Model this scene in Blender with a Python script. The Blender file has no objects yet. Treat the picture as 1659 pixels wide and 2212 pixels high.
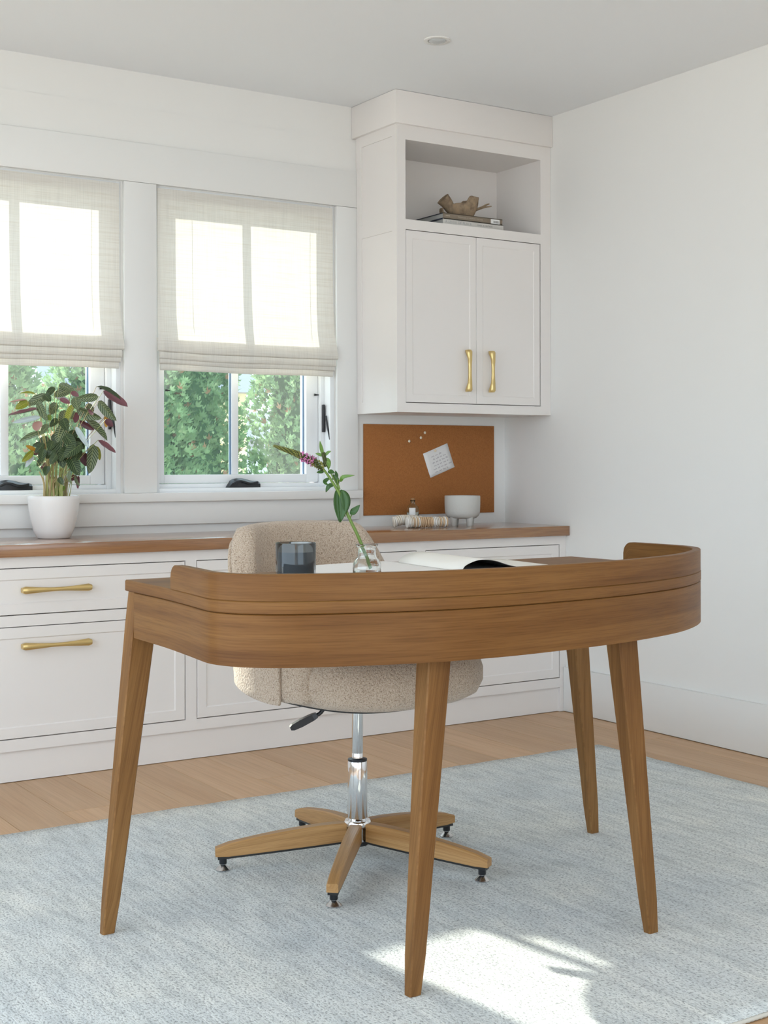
import bpy, bmesh, math, random
import numpy as np
from mathutils import Vector, Matrix, Euler
random.seed(7)
rng = np.random.default_rng(7)
S = bpy.context.scene
COL = S.collection
PI = math.pi

# ------------------------------------------------------------------ camera, sky, sun, exposure
cam_d = bpy.data.cameras.new('camera')
cam_d.sensor_fit = 'VERTICAL'
cam_d.sensor_height = 36.0
cam_d.lens = 2930.5 / 2212 * 36.0
cam_d.shift_y = -104.0 / 2212
cam_d.clip_start = 0.05
cam = bpy.data.objects.new('camera', cam_d)
COL.objects.link(cam)
cam.location = (-3.6220, -4.6476, 1.0080)
cam.rotation_euler = (Euler((PI / 2, 0, -0.573274)).to_matrix() @ Matrix.Rotation(-0.00182, 3, 'Z')).to_euler()
S.camera = cam

w = bpy.data.worlds.new('sky'); S.world = w; w.use_nodes = True
bg = w.node_tree.nodes['Background']
bg.inputs['Color'].default_value = (0.71, 0.862, 1.0, 1)
bg.inputs['Strength'].default_value = 4.7

sun_d = bpy.data.lights.new('sun', 'SUN')
sun_d.energy = 14.0
sun_d.angle = math.radians(0.7)
sun_d.color = (1.0, 0.93, 0.82)
sun = bpy.data.objects.new('sun', sun_d); COL.objects.link(sun)
sun.rotation_euler = Vector((0.125, -0.992, -0.40)).to_track_quat('-Z', 'Y').to_euler()

S.view_settings.view_transform = 'Standard'
S.view_settings.look = 'None'
S.view_settings.gamma = 1.0
S.view_settings.use_curve_mapping = False
S.view_settings.exposure = -0.30

# ------------------------------------------------------------------ materials
def srgb(r, g, b):
    f = lambda c: c / 12.92 if c <= 0.04045 else ((c + 0.055) / 1.055) ** 2.4
    return (f(r / 255), f(g / 255), f(b / 255), 1)

MATS = {}
def mat(name, color=(0.8, 0.8, 0.8), rough=0.5, metal=0.0, **kw):
    m = bpy.data.materials.new(name); m.use_nodes = True
    b = m.node_tree.nodes['Principled BSDF']
    c = tuple(color) + (1,) if len(color) == 3 else color
    b.inputs['Base Color'].default_value = c
    b.inputs['Roughness'].default_value = rough
    b.inputs['Metallic'].default_value = metal
    for k, v in kw.items():
        b.inputs[k.replace('_', ' ')].default_value = v
    MATS[name] = m
    return m
def N(m, t, **kw):
    n = m.node_tree.nodes.new(t)
    for k, v in kw.items(): setattr(n, k, v)
    return n
def L(m, a, ai, b, bi):
    m.node_tree.links.new(a.outputs[ai], b.inputs[bi])
def bsdf(m): return m.node_tree.nodes['Principled BSDF']
def ramp(m, stops):
    r = N(m, 'ShaderNodeValToRGB')
    e = r.color_ramp.elements
    while len(e) < len(stops): e.new(0.5)
    for i, (p, c) in enumerate(stops):
        e[i].position = p; e[i].color = tuple(c) + (1,) if len(c) == 3 else c
    return r
def coords(m, kind='Object', scale=(1, 1, 1), rot=(0, 0, 0)):
    t = N(m, 'ShaderNodeTexCoord'); p = N(m, 'ShaderNodeMapping')
    p.inputs['Scale'].default_value = scale; p.inputs['Rotation'].default_value = rot
    L(m, t, kind, p, 'Vector'); return p
def noise(m, vec, scale, detail=4, rough=0.55, dist=0.0):
    n = N(m, 'ShaderNodeTexNoise')
    n.inputs['Scale'].default_value = scale; n.inputs['Detail'].default_value = detail
    n.inputs['Roughness'].default_value = rough; n.inputs['Distortion'].default_value = dist
    if vec: L(m, vec, 0, n, 'Vector')
    return n
def mixc(m, a, b, fac, mode='MIX'):
    x = N(m, 'ShaderNodeMix', data_type='RGBA', blend_type=mode)
    for s, i in ((fac, 0), (a, 6), (b, 7)):
        if isinstance(s, tuple) and hasattr(s[0], 'outputs'): m.node_tree.links.new(s[0].outputs[s[1]], x.inputs[i])
        elif isinstance(s, (int, float)): x.inputs[i].default_value = s
        else: x.inputs[i].default_value = tuple(s) + (1,) if len(s) == 3 else s
    return x
def bump(m, src, out, strength=0.3, dist=0.002):
    b = N(m, 'ShaderNodeBump'); b.inputs['Strength'].default_value = strength; b.inputs['Distance'].default_value = dist
    L(m, src, out, b, 'Height'); L(m, b, 0, bsdf(m), 'Normal'); return b

def wood(name, light, mid, dark, kind='UV', scale=(1, 1, 1), rot=(0, 0, 0), rough=0.42, vary=0.0, fine=1.0, spec=0.4, grain=1.0):
    """Oak: grain runs along the mapped X axis."""
    m = mat(name, mid, rough)
    bsdf(m).inputs['Specular IOR Level'].default_value = spec
    p = coords(m, kind, scale, rot)
    src = p
    if vary:
        oi = N(m, 'ShaderNodeObjectInfo'); add = N(m, 'ShaderNodeVectorMath', operation='MULTIPLY_ADD')
        cmb = N(m, 'ShaderNodeCombineXYZ')
        for i in range(3): L(m, oi, 'Random', cmb, i)
        L(m, cmb, 0, add, 0); add.inputs[1].default_value = (17, 31, 23); L(m, p, 0, add, 2)
        src = add
    s1 = N(m, 'ShaderNodeMapping'); s1.inputs['Scale'].default_value = (1.1, 14, 14); L(m, src, 0, s1, 0)
    s2 = N(m, 'ShaderNodeMapping'); s2.inputs['Scale'].default_value = (9 * fine, 330 * fine, 330 * fine); L(m, src, 0, s2, 0)
    n1 = noise(m, s1, 1.0, 3, 0.5, 0.8); n2 = noise(m, s2, 1.0, 3, 0.6)
    # cathedral rings
    wv = N(m, 'ShaderNodeTexWave', wave_type='BANDS', bands_direction='Y')
    wv.inputs['Scale'].default_value = 1.0; wv.inputs['Distortion'].default_value = 7.0
    wv.inputs['Detail'].default_value = 2.0; wv.inputs['Detail Scale'].default_value = 0.6
    s3 = N(m, 'ShaderNodeMapping'); s3.inputs['Scale'].default_value = (1.3, 11, 11); L(m, src, 0, s3, 0); L(m, s3, 0, wv, 0)
    r1 = ramp(m, [(0.3, dark), (0.5, mid), (0.72, light)]); L(m, n1, 0, r1, 0)
    r2 = ramp(m, [(0.35, (0.72, 0.66, 0.6)), (0.55, (1, 1, 1))]); L(m, n2, 0, r2, 0)
    r3 = ramp(m, [(0.0, (0.8, 0.76, 0.7)), (0.35, (1, 1, 1))]); L(m, wv, 0, r3, 0)
    a = mixc(m, (r1, 0), (r2, 0), 0.75 * grain, 'MULTIPLY'); b = mixc(m, (a, 2), (r3, 0), 0.55 * grain, 'MULTIPLY')
    out = b
    if vary:
        oi2 = N(m, 'ShaderNodeObjectInfo')
        rv = ramp(m, [(0, (1 - vary, 1 - vary * 1.08, 1 - vary * 1.2)), (1, (1 + vary * 0.6,) * 3)]); L(m, oi2, 'Random', rv, 0)
        out = mixc(m, (b, 2), (rv, 0), 1.0, 'MULTIPLY')
    L(m, out, 2, bsdf(m), 'Base Color')
    bump(m, n2, 0, 0.12, 0.0006)
    return m

def paint(name, c, rough=0.5, tex=0.0):
    m = mat(name, c, rough)
    if tex:
        n = noise(m, coords(m, 'Object'), 180, 3); bump(m, n, 0, tex, 0.001)
    return m

M_WALL = paint('white_wall_paint', (0.84, 0.825, 0.80), 0.6, 0.05)
M_CEIL = paint('ceiling_paint', (0.89, 0.905, 0.925), 0.7)
M_TRIM = paint('trim_paint', (0.83, 0.82, 0.80), 0.35)
M_CAB = paint('cabinet_lacquer', (0.83, 0.785, 0.755), 0.32)
M_VINYL = paint('white_window_vinyl', (0.86, 0.87, 0.88), 0.3)
M_BLACK = mat('black_plastic', (0.012, 0.013, 0.016), 0.3)
M_BLACKM = mat('black_metal', (0.015, 0.015, 0.016), 0.35)
M_BRASS = mat('brushed_brass', (0.72, 0.55, 0.25), 0.36, 1.0)
M_CHROME = mat('chrome', (0.82, 0.83, 0.85), 0.07, 1.0)
M_STEEL = mat('brushed_steel', (0.55, 0.55, 0.56), 0.25, 1.0)
M_CERAM = mat('white_ceramic', (0.83, 0.80, 0.78), 0.22)
M_GREYCER = mat('grey_stoneware', (0.60, 0.585, 0.55), 0.75)
bump(M_GREYCER, noise(M_GREYCER, coords(M_GREYCER), 90, 5), 0, 0.35, 0.003)
M_PAPER = mat('white_paper', (0.84, 0.825, 0.81), 0.75)
M_CREAM = mat('cream_page', (0.86, 0.83, 0.77), 0.7)
M_DARKPAGE = mat('dark_printed_page', (0.02, 0.014, 0.015), 0.5)
M_INK = mat('violet_ink', (0.22, 0.17, 0.22), 0.8)
M_SOIL = mat('dark_soil', (0.03, 0.02, 0.012), 0.95)

M_DESK = wood('oak_desk', (0.250, 0.122, 0.036), (0.194, 0.086, 0.022), (0.136, 0.054, 0.012), 'UV', rough=0.5, spec=0.22)
bsdf(M_DESK).inputs['Coat Weight'].default_value = 0.06; bsdf(M_DESK).inputs['Coat Roughness'].default_value = 0.18
M_LEG = wood('oak_leg', (0.30, 0.158, 0.055), (0.24, 0.114, 0.035), (0.165, 0.073, 0.020), 'UV', vary=0.12, rough=0.5, spec=0.25)
M_BASE = wood('oak_chair_base', (0.52, 0.31, 0.13), (0.44, 0.24, 0.09), (0.36, 0.18, 0.06), 'UV', rough=0.4)
M_COUNTER = wood('oak_worktop', (0.42, 0.215, 0.09), (0.34, 0.158, 0.06), (0.26, 0.11, 0.038), 'Object', rough=0.22, spec=0.6)
bsdf(M_COUNTER).inputs['Coat Weight'].default_value = 0.9; bsdf(M_COUNTER).inputs['Coat Roughness'].default_value = 0.22
M_FLOOR = wood('pale_oak_floor', (0.64, 0.425, 0.255), (0.60, 0.385, 0.22), (0.55, 0.335, 0.18), 'Object', vary=0.12, rough=0.4, fine=0.5, grain=0.45, rot=(0, 0, PI / 2))

# cork
M_CORK = mat('cork', (0.4, 0.17, 0.06), 0.85)
_p = coords(M_CORK); _n = noise(M_CORK, _p, 260, 4, 0.7); _n2 = noise(M_CORK, _p, 5, 2)
_r = ramp(M_CORK, [(0.32, (0.24, 0.088, 0.022)), (0.5, (0.40, 0.150, 0.038)), (0.7, (0.48, 0.195, 0.058))]); L(M_CORK, _n, 0, _r, 0)
_x = mixc(M_CORK, (_r, 0), (0.37, 0.135, 0.034), (_n2, 0)); L(M_CORK, _x, 2, bsdf(M_CORK), 'Base Color')
bump(M_CORK, _n, 0, 0.4, 0.002)

# boucle upholstery
M_FABRIC = mat('oatmeal_boucle', (0.6, 0.5, 0.4), 0.95)
_p = coords(M_FABRIC); _n = noise(M_FABRIC, _p, 330, 3, 0.6); _n2 = noise(M_FABRIC, _p, 190, 2, 0.5)
_r = ramp(M_FABRIC, [(0.30, (0.19, 0.125, 0.08)), (0.43, (0.47, 0.355, 0.26)), (0.62, (0.60, 0.49, 0.385))]); L(M_FABRIC, _n, 0, _r, 0)
L(M_FABRIC, _r, 0, bsdf(M_FABRIC), 'Base Color'); bump(M_FABRIC, _n2, 0, 0.8, 0.005)
bsdf(M_FABRIC).inputs['Sheen Weight'].default_value = 0.25
bsdf(M_FABRIC).inputs['Sheen Roughness'].default_value = 0.5

# rug
M_RUG = mat('pale_grey_wool_rug', (0.55, 0.57, 0.56), 0.97)
_p = coords(M_RUG); _ps = coords(M_RUG, 'Object', (9, 3.0, 1)); _pw = coords(M_RUG, 'Object', (230, 125, 1)); _pv = coords(M_RUG, 'Object', (60, 7, 1))
_a = noise(M_RUG, _ps, 1.6, 5, 0.65); _b = noise(M_RUG, _pw, 1.0, 2, 0.6); _c = noise(M_RUG, _p, 2.2, 3)
_ra = ramp(M_RUG, [(0.28, (0.62, 0.645, 0.66)), (0.5, (0.72, 0.74, 0.75)), (0.74, (0.80, 0.805, 0.80))]); L(M_RUG, _a, 0, _ra, 0)
_rb = ramp(M_RUG, [(0.32, (0.36, 0.37, 0.38)), (0.50, (1.06, 1.06, 1.05))]); L(M_RUG, _b, 0, _rb, 0)
_rc = ramp(M_RUG, [(0.35, (0.9, 0.92, 0.93)), (0.65, (1.0, 0.99, 0.95))]); L(M_RUG, _c, 0, _rc, 0)
_x = mixc(M_RUG, (_ra, 0), (_rb, 0), 0.8, 'MULTIPLY'); _x = mixc(M_RUG, (_x, 2), (_rc, 0), 1.0, 'MULTIPLY')
_v = noise(M_RUG, _pv, 1.0, 3, 0.6); _rv = ramp(M_RUG, [(0.36, (0.84, 0.845, 0.85)), (0.58, (1.03, 1.03, 1.025))]); L(M_RUG, _v, 0, _rv, 0)
_x = mixc(M_RUG, (_x, 2), (_rv, 0), 1.0, 'MULTIPLY')
L(M_RUG, _x, 2, bsdf(M_RUG), 'Base Color'); bump(M_RUG, _b, 0, 0.7, 0.003)
M_BIND = mat('cream_rug_binding', (0.62, 0.60, 0.54), 0.95)

# linen blind: diffuse + translucent cloth
M_LINEN = bpy.data.materials.new('natural_linen'); M_LINEN.use_nodes = True
_nt = M_LINEN.node_tree; _nt.nodes.remove(_nt.nodes['Principled BSDF'])
_p = coords(M_LINEN, 'Object', (5, 1, 260)); _n = noise(M_LINEN, _p, 1.0, 4, 0.7)
_p2 = coords(M_LINEN, 'Object', (240, 1, 6)); _n2 = noise(M_LINEN, _p2, 1.0, 2, 0.6)
_r = ramp(M_LINEN, [(0.25, (0.74, 0.685, 0.60)), (0.5, (0.85, 0.815, 0.755)), (0.75, (0.89, 0.865, 0.81))]); L(M_LINEN, _n, 0, _r, 0)
_r2 = ramp(M_LINEN, [(0.3, (0.92, 0.92, 0.92)), (0.6, (1, 1, 1))]); L(M_LINEN, _n2, 0, _r2, 0)
_x = mixc(M_LINEN, (_r, 0), (_r2, 0), 1.0, 'MULTIPLY')
_d = N(M_LINEN, 'ShaderNodeBsdfDiffuse'); _t = N(M_LINEN, 'ShaderNodeBsdfTranslucent'); _ms = N(M_LINEN, 'ShaderNodeMixShader')
L(M_LINEN, _x, 2, _d, 0); L(M_LINEN, _x, 2, _t, 0); _ms.inputs[0].default_value = 0.20
L(M_LINEN, _d, 0, _ms, 1); L(M_LINEN, _t, 0, _ms, 2)
L(M_LINEN, _ms, 0, _nt.nodes['Material Output'], 0)

def thin_glass(name, tint, refl=0.06, veil=0.0):
    m = bpy.data.materials.new(name); m.use_nodes = True
    nt = m.node_tree; nt.nodes.remove(nt.nodes['Principled BSDF'])
    t = N(m, 'ShaderNodeBsdfTransparent'); t.inputs[0].default_value = tint + (1,)
    g = N(m, 'ShaderNodeBsdfGlossy'); g.inputs['Roughness'].default_value = 0.02
    lw = N(m, 'ShaderNodeLayerWeight'); lw.inputs[0].default_value = 0.25
    s = N(m, 'ShaderNodeMixShader'); mm = N(m, 'ShaderNodeMath', operation='MULTIPLY'); mm.inputs[1].default_value = refl * 8
    L(m, lw, 'Fresnel', mm, 0); L(m, mm, 0, s, 0); L(m, t, 0, s, 1); L(m, g, 0, s, 2)
    out = s
    if veil:
        tl = N(m, 'ShaderNodeBsdfTranslucent'); tl.inputs[0].default_value = (0.95, 0.97, 1.0, 1)
        s2 = N(m, 'ShaderNodeMixShader'); s2.inputs[0].default_value = veil; L(m, s, 0, s2, 1); L(m, tl, 0, s2, 2); out = s2
    L(m, out, 0, nt.nodes['Material Output'], 0)
    return m
M_PANE = thin_glass('window_glass_with_haze', (0.95, 0.985, 0.98), 0.05, 0.024)  # translucent share mixed in as the haze of window glare
def glass(name, c, ior=1.45, rough=0.0):
    m = mat(name, c, rough); b = bsdf(m)
    b.inputs['Transmission Weight'].default_value = 1.0; b.inputs['IOR'].default_value = ior
    return m
M_CLEAR = glass('clear_glass', (0.97, 0.985, 0.98))
M_WATER = glass('water', (0.96, 0.98, 0.97), 1.33)
M_SMOKE = glass('smoked_blue_glass', (0.55, 0.61, 0.66))
M_GREENG = glass('pale_green_glass', (0.88, 0.93, 0.89))
M_WAX = mat('grey_wax', (0.30, 0.29, 0.275), 0.5, 0, Subsurface_Weight=0.0)

# ------------------------------------------------------------------ builders
def setp(o, label=None, cat=None, group=None, kind=None):
    if label: o['label'] = label
    if cat: o['category'] = cat
    if group: o['group'] = group
    if kind: o['kind'] = kind
    return o
def empty(name, loc=(0, 0, 0), rz=0.0, **kw):
    o = bpy.data.objects.new(name, None); COL.objects.link(o)
    o.empty_display_size = 0.1
    o.location = loc; o.rotation_euler = (0, 0, rz)
    return setp(o, **kw)
def link(name, me, mats, parent=None, smooth=False):
    if not isinstance(mats, (list, tuple)): mats = [mats]
    if not me.materials:
        for m in mats: me.materials.append(m)
    if smooth is True:
        me.shade_smooth()
    elif smooth:
        me.shade_smooth(); me.set_sharp_from_angle(angle=math.radians(smooth))
    o = bpy.data.objects.new(name, me); COL.objects.link(o)
    if parent is not None: o.parent = parent
    return o
def from_data(name, v, f, mats, parent=None, smooth=False, uvs=None, mi=None):
    me = bpy.data.meshes.new(name)
    me.from_pydata([tuple(map(float, p)) for p in v], [], [tuple(map(int, q)) for q in f])
    if uvs is not None:
        ul = me.uv_layers.new(name='UVMap')
        for lp in me.loops: ul.data[lp.index].uv = uvs[lp.vertex_index]
    if mi is not None:
        me.polygons.foreach_set('material_index', mi)
        if not isinstance(mats, (list, tuple)): mats = [mats]
    me.update()
    return link(name, me, mats, parent, smooth)
def bm_box(bm, x0, x1, y0, y1, z0, z1, bev=0.0):
    r = bmesh.ops.create_cube(bm, size=1.0)
    vs = r['verts']
    for v in vs:
        v.co = Vector(((x0 + x1) / 2 + v.co.x * (x1 - x0), (y0 + y1) / 2 + v.co.y * (y1 - y0), (z0 + z1) / 2 + v.co.z * (z1 - z0)))
    if bev:
        es = list({e for v in vs for e in v.link_edges})
        bmesh.ops.bevel(bm, geom=es, offset=bev, segments=2, affect='EDGES', profile=0.5)
def fin(name, bm, mats, parent=None, smooth=False):
    bmesh.ops.recalc_face_normals(bm, faces=bm.faces)
    me = bpy.data.meshes.new(name); bm.to_mesh(me); bm.free()
    return link(name, me, mats, parent, smooth)
def box(name, x0, x1, y0, y1, z0, z1, m, parent=None, bev=0.0, smooth=False):
    bm = bmesh.new(); bm_box(bm, x0, x1, y0, y1, z0, z1, bev)
    return fin(name, bm, m, parent, smooth or (30 if bev else False))
def boxes(name, lst, m, parent=None, bev=0.0):
    bm = bmesh.new()
    for b in lst: bm_box(bm, *b, bev)
    return fin(name, bm, m, parent, 30 if bev else False)
def lathe(name, prof, m, parent=None, seg=40, at=(0, 0, 0), smooth=40, scale=(1, 1)):
    v = []; f = []
    n = len(prof)
    for (r, z) in prof:
        for k in range(seg):
            a = 2 * PI * k / seg
            v.append((at[0] + r * math.cos(a) * scale[0], at[1] + r * math.sin(a) * scale[1], at[2] + z))
    for i in range(n - 1):
        for k in range(seg):
            k2 = (k + 1) % seg
            f.append((i * seg + k, i * seg + k2, (i + 1) * seg + k2, (i + 1) * seg + k))
    bm = bmesh.new()
    vs = [bm.verts.new(p) for p in v]
    for q in f:
        try: bm.faces.new([vs[i] for i in q])
        except ValueError: pass
    if prof[0][0] > 1e-5: bm.faces.new([vs[k] for k in range(seg)][::-1])
    if prof[-1][0] > 1e-5: bm.faces.new([vs[(n - 1) * seg + k] for k in range(seg)])
    bmesh.ops.remove_doubles(bm, verts=bm.verts, dist=1e-6)
    return fin(name, bm, m, parent, smooth)
def tube_data(pts, radii, seg=8, flat=1.0, up=(0, 0, 1)):
    pts = [Vector(p) for p in pts]
    if not isinstance(radii, (list, tuple)): radii = [radii] * len(pts)
    v = []; f = []
    prev = None
    for i, p in enumerate(pts):
        d = (pts[min(i + 1, len(pts) - 1)] - pts[max(i - 1, 0)]).normalized()
        a = Vector(up) if prev is None else prev
        if abs(a.dot(d)) > 0.98: a = Vector((1, 0, 0))
        s = d.cross(a).normalized(); t = s.cross(d).normalized(); prev = t
        for k in range(seg):
            an = 2 * PI * k / seg
            v.append(p + s * (radii[i] * math.cos(an)) + t * (radii[i] * flat * math.sin(an)))
    n = len(pts)
    for i in range(n - 1):
        for k in range(seg):
            k2 = (k + 1) % seg
            f.append((i * seg + k, i * seg + k2, (i + 1) * seg + k2, (i + 1) * seg + k))
    f.append(tuple(range(seg))[::-1]); f.append(tuple((n - 1) * seg + k for k in range(seg)))
    return v, f
def tube(name, pts, radii, m, parent=None, seg=8, flat=1.0, smooth=60):
    v, f = tube_data(pts, radii, seg, flat)
    return from_data(name, v, f, m, parent, smooth)
def curve_pts(pts, n=8):
    """Catmull-Rom through points (tuples of any length)."""
    P = [np.array(p, float) for p in pts]
    P = [2 * P[0] - P[1]] + P + [2 * P[-1] - P[-2]]
    out = []
    for i in range(1, len(P) - 2):
        for k in range(n):
            t = k / n
            a, b, c, d = P[i - 1], P[i], P[i + 1], P[i + 2]
            out.append(0.5 * ((2 * b) + (c - a) * t + (2 * a - 5 * b + 4 * c - d) * t * t + (3 * b - a - 3 * c + d) * t ** 3))
    out.append(P[-2])
    return out
def dup(root, loc, rz=None, **kw):
    r = root.copy(); COL.objects.link(r); r.location = loc
    if rz is not None: r.rotation_euler = (0, 0, rz)
    setp(r, **kw)
    for ch in list(root.children):
        c = ch.copy(); COL.objects.link(c); c.parent = r
        for g in list(ch.children):
            d = g.copy(); COL.objects.link(d); d.parent = c
    return r
def text(name, body, size, m, parent, loc, rot, align='LEFT', ext=0.0001, space=1.0):
    c = bpy.data.curves.new(name, 'FONT'); c.body = body; c.size = size; c.align_x = align; c.extrude = ext
    c.space_character = space
    t = bpy.data.objects.new(name, c); COL.objects.link(t)
    dg = bpy.context.evaluated_depsgraph_get()
    me = bpy.data.meshes.new_from_object(t.evaluated_get(dg)); bpy.data.objects.remove(t)
    me.transform(Matrix.Translation(loc) @ Euler(rot).to_matrix().to_4x4())
    me.materials.clear()
    return link(name, me, m, parent)

# ------------------------------------------------------------------ room shell
H = 2.44
XL, YR = -4.7, -6.3
# floor of planks
fl = setp(box('floor', XL - 0.1, 0.1, YR - 0.1, 0.12, -0.06, -0.018, mat('subfloor', (0.10, 0.07, 0.045), 0.8)), kind='structure',
          label='pale oak plank floor running towards the window wall', cat=None)
PW = 0.166
plank_meshes = {}
def plank_mesh(ln):
    if ln not in plank_meshes:
        bm = bmesh.new(); bm_box(bm, -PW / 2 + 0.0006, PW / 2 - 0.0006, -ln / 2 + 0.0006, ln / 2 - 0.0006, -0.016, 0)
        top = [e for e in bm.edges if all(v.co.z > -0.001 for v in e.verts)]
        bmesh.ops.bevel(bm, geom=top, offset=0.0008, segments=1, affect='EDGES')
        me = bpy.data.meshes.new('plank'); bm.to_mesh(me); bm.free(); me.materials.append(M_FLOOR)
        plank_meshes[ln] = me
    return plank_meshes[ln]
x = 0.0 - PW / 2 + 0.05
while x > XL - PW:
    y = 0.1 + random.random() * 1.2
    while y > YR:
        ln = random.choice((1.2, 1.5, 1.8, 2.1))
        o = bpy.data.objects.new('plank', plank_mesh(ln)); COL.objects.link(o); o.parent = fl
        o.location = (x, y - ln / 2, 0)
        y -= ln
    x -= PW
setp(box('ceiling', XL - 0.1, 0.1, YR - 0.1, 0.12, H, H + 0.06, M_CEIL), kind='structure')
# back wall with two window openings
WT = 0.16
OPEN = [(-2.52, -1.757), (-1.620, -0.858)]
ZB, ZT = 0.900, 2.031
wb = [(XL - 0.1, 0.1, 0, WT, -0.02, ZB), (XL - 0.1, 0.1, 0, WT, ZT, H), (XL - 0.1, OPEN[0][0], 0, WT, ZB, ZT),
      (OPEN[0][1], OPEN[1][0], 0, WT, ZB, ZT), (OPEN[1][1], 0.1, 0, WT, ZB, ZT)]
setp(boxes('wall_back', wb, M_WALL), kind='structure')
setp(box('wall_right', 0, 0.1, YR - 0.1, 0.0, -0.02, H, M_WALL), kind='structure')
# left and rear walls of the room, with the big openings that let the daylight in behind the camera
ly0, ly1, lz0, lz1 = -5.9, -1.0, 0.20, 2.36
setp(boxes('wall_left', [(XL - 0.1, XL, YR, ly0, 0, H), (XL - 0.1, XL, ly1, 0, 0, H), (XL - 0.1, XL, ly0, ly1, 0, lz0), (XL - 0.1, XL, ly0, ly1, lz1, H)], M_WALL), kind='structure')
rx0, rx1, rz0, rz1 = -3.6, -1.2, 0.1, 2.30
setp(boxes('wall_rear', [(XL, rx0, YR - 0.1, YR, 0, H), (rx1, 0, YR - 0.1, YR, 0, H), (rx0, rx1, YR - 0.1, YR, 0, rz0), (rx0, rx1, YR - 0.1, YR, rz1, H)], M_WALL), kind='structure')
# baseboard
bm = bmesh.new(); bm_box(bm, -0.018, 0, YR, -0.405, 0.002, 0.181, 0.003)
setp(fin('baseboard_right', bm, M_TRIM, None, 30), kind='structure')
# window trim on the back wall
tr = setp(box('trim_1', -2.75, -0.757, -0.018, 0, ZT + 0.004, 2.178, M_TRIM, None, 0.0015), kind='structure')      # head board
tr = setp(box('trim_2', OPEN[0][1] + 0.008, OPEN[1][0] - 0.003, -0.018, 0, ZB + 0.003, ZT + 0.003, M_TRIM, None, 0.0015), kind='structure')  # mullion board
tr = setp(box('trim_3', OPEN[1][1] + 0.004, -0.757, -0.018, 0, ZB + 0.003, ZT + 0.003, M_TRIM, None, 0.0015), kind='structure')
tr = setp(box('trim_4', -2.66, OPEN[0][0] - 0.004, -0.018, 0, ZB + 0.003, ZT + 0.003, M_TRIM, None, 0.0015), kind='structure')
tr = setp(box('trim_5', -2.70, -0.748, -0.042, 0.0, 0.871, ZB + 0.003, M_TRIM, None, 0.002), kind='structure')        # stool
tr = setp(box('trim_6', -2.68, -0.752, -0.020, 0.0, 0.786, 0.871, M_TRIM, None, 0.0015), kind='structure')           # apron board
tr = setp(box('trim_7', -2.9, -0.757, -0.006, 0.0, 2.178, 2.306, M_WALL), kind='structure')

M_GASKET = mat('blue_grey_gasket', (0.16, 0.25, 0.38), 0.5)
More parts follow.
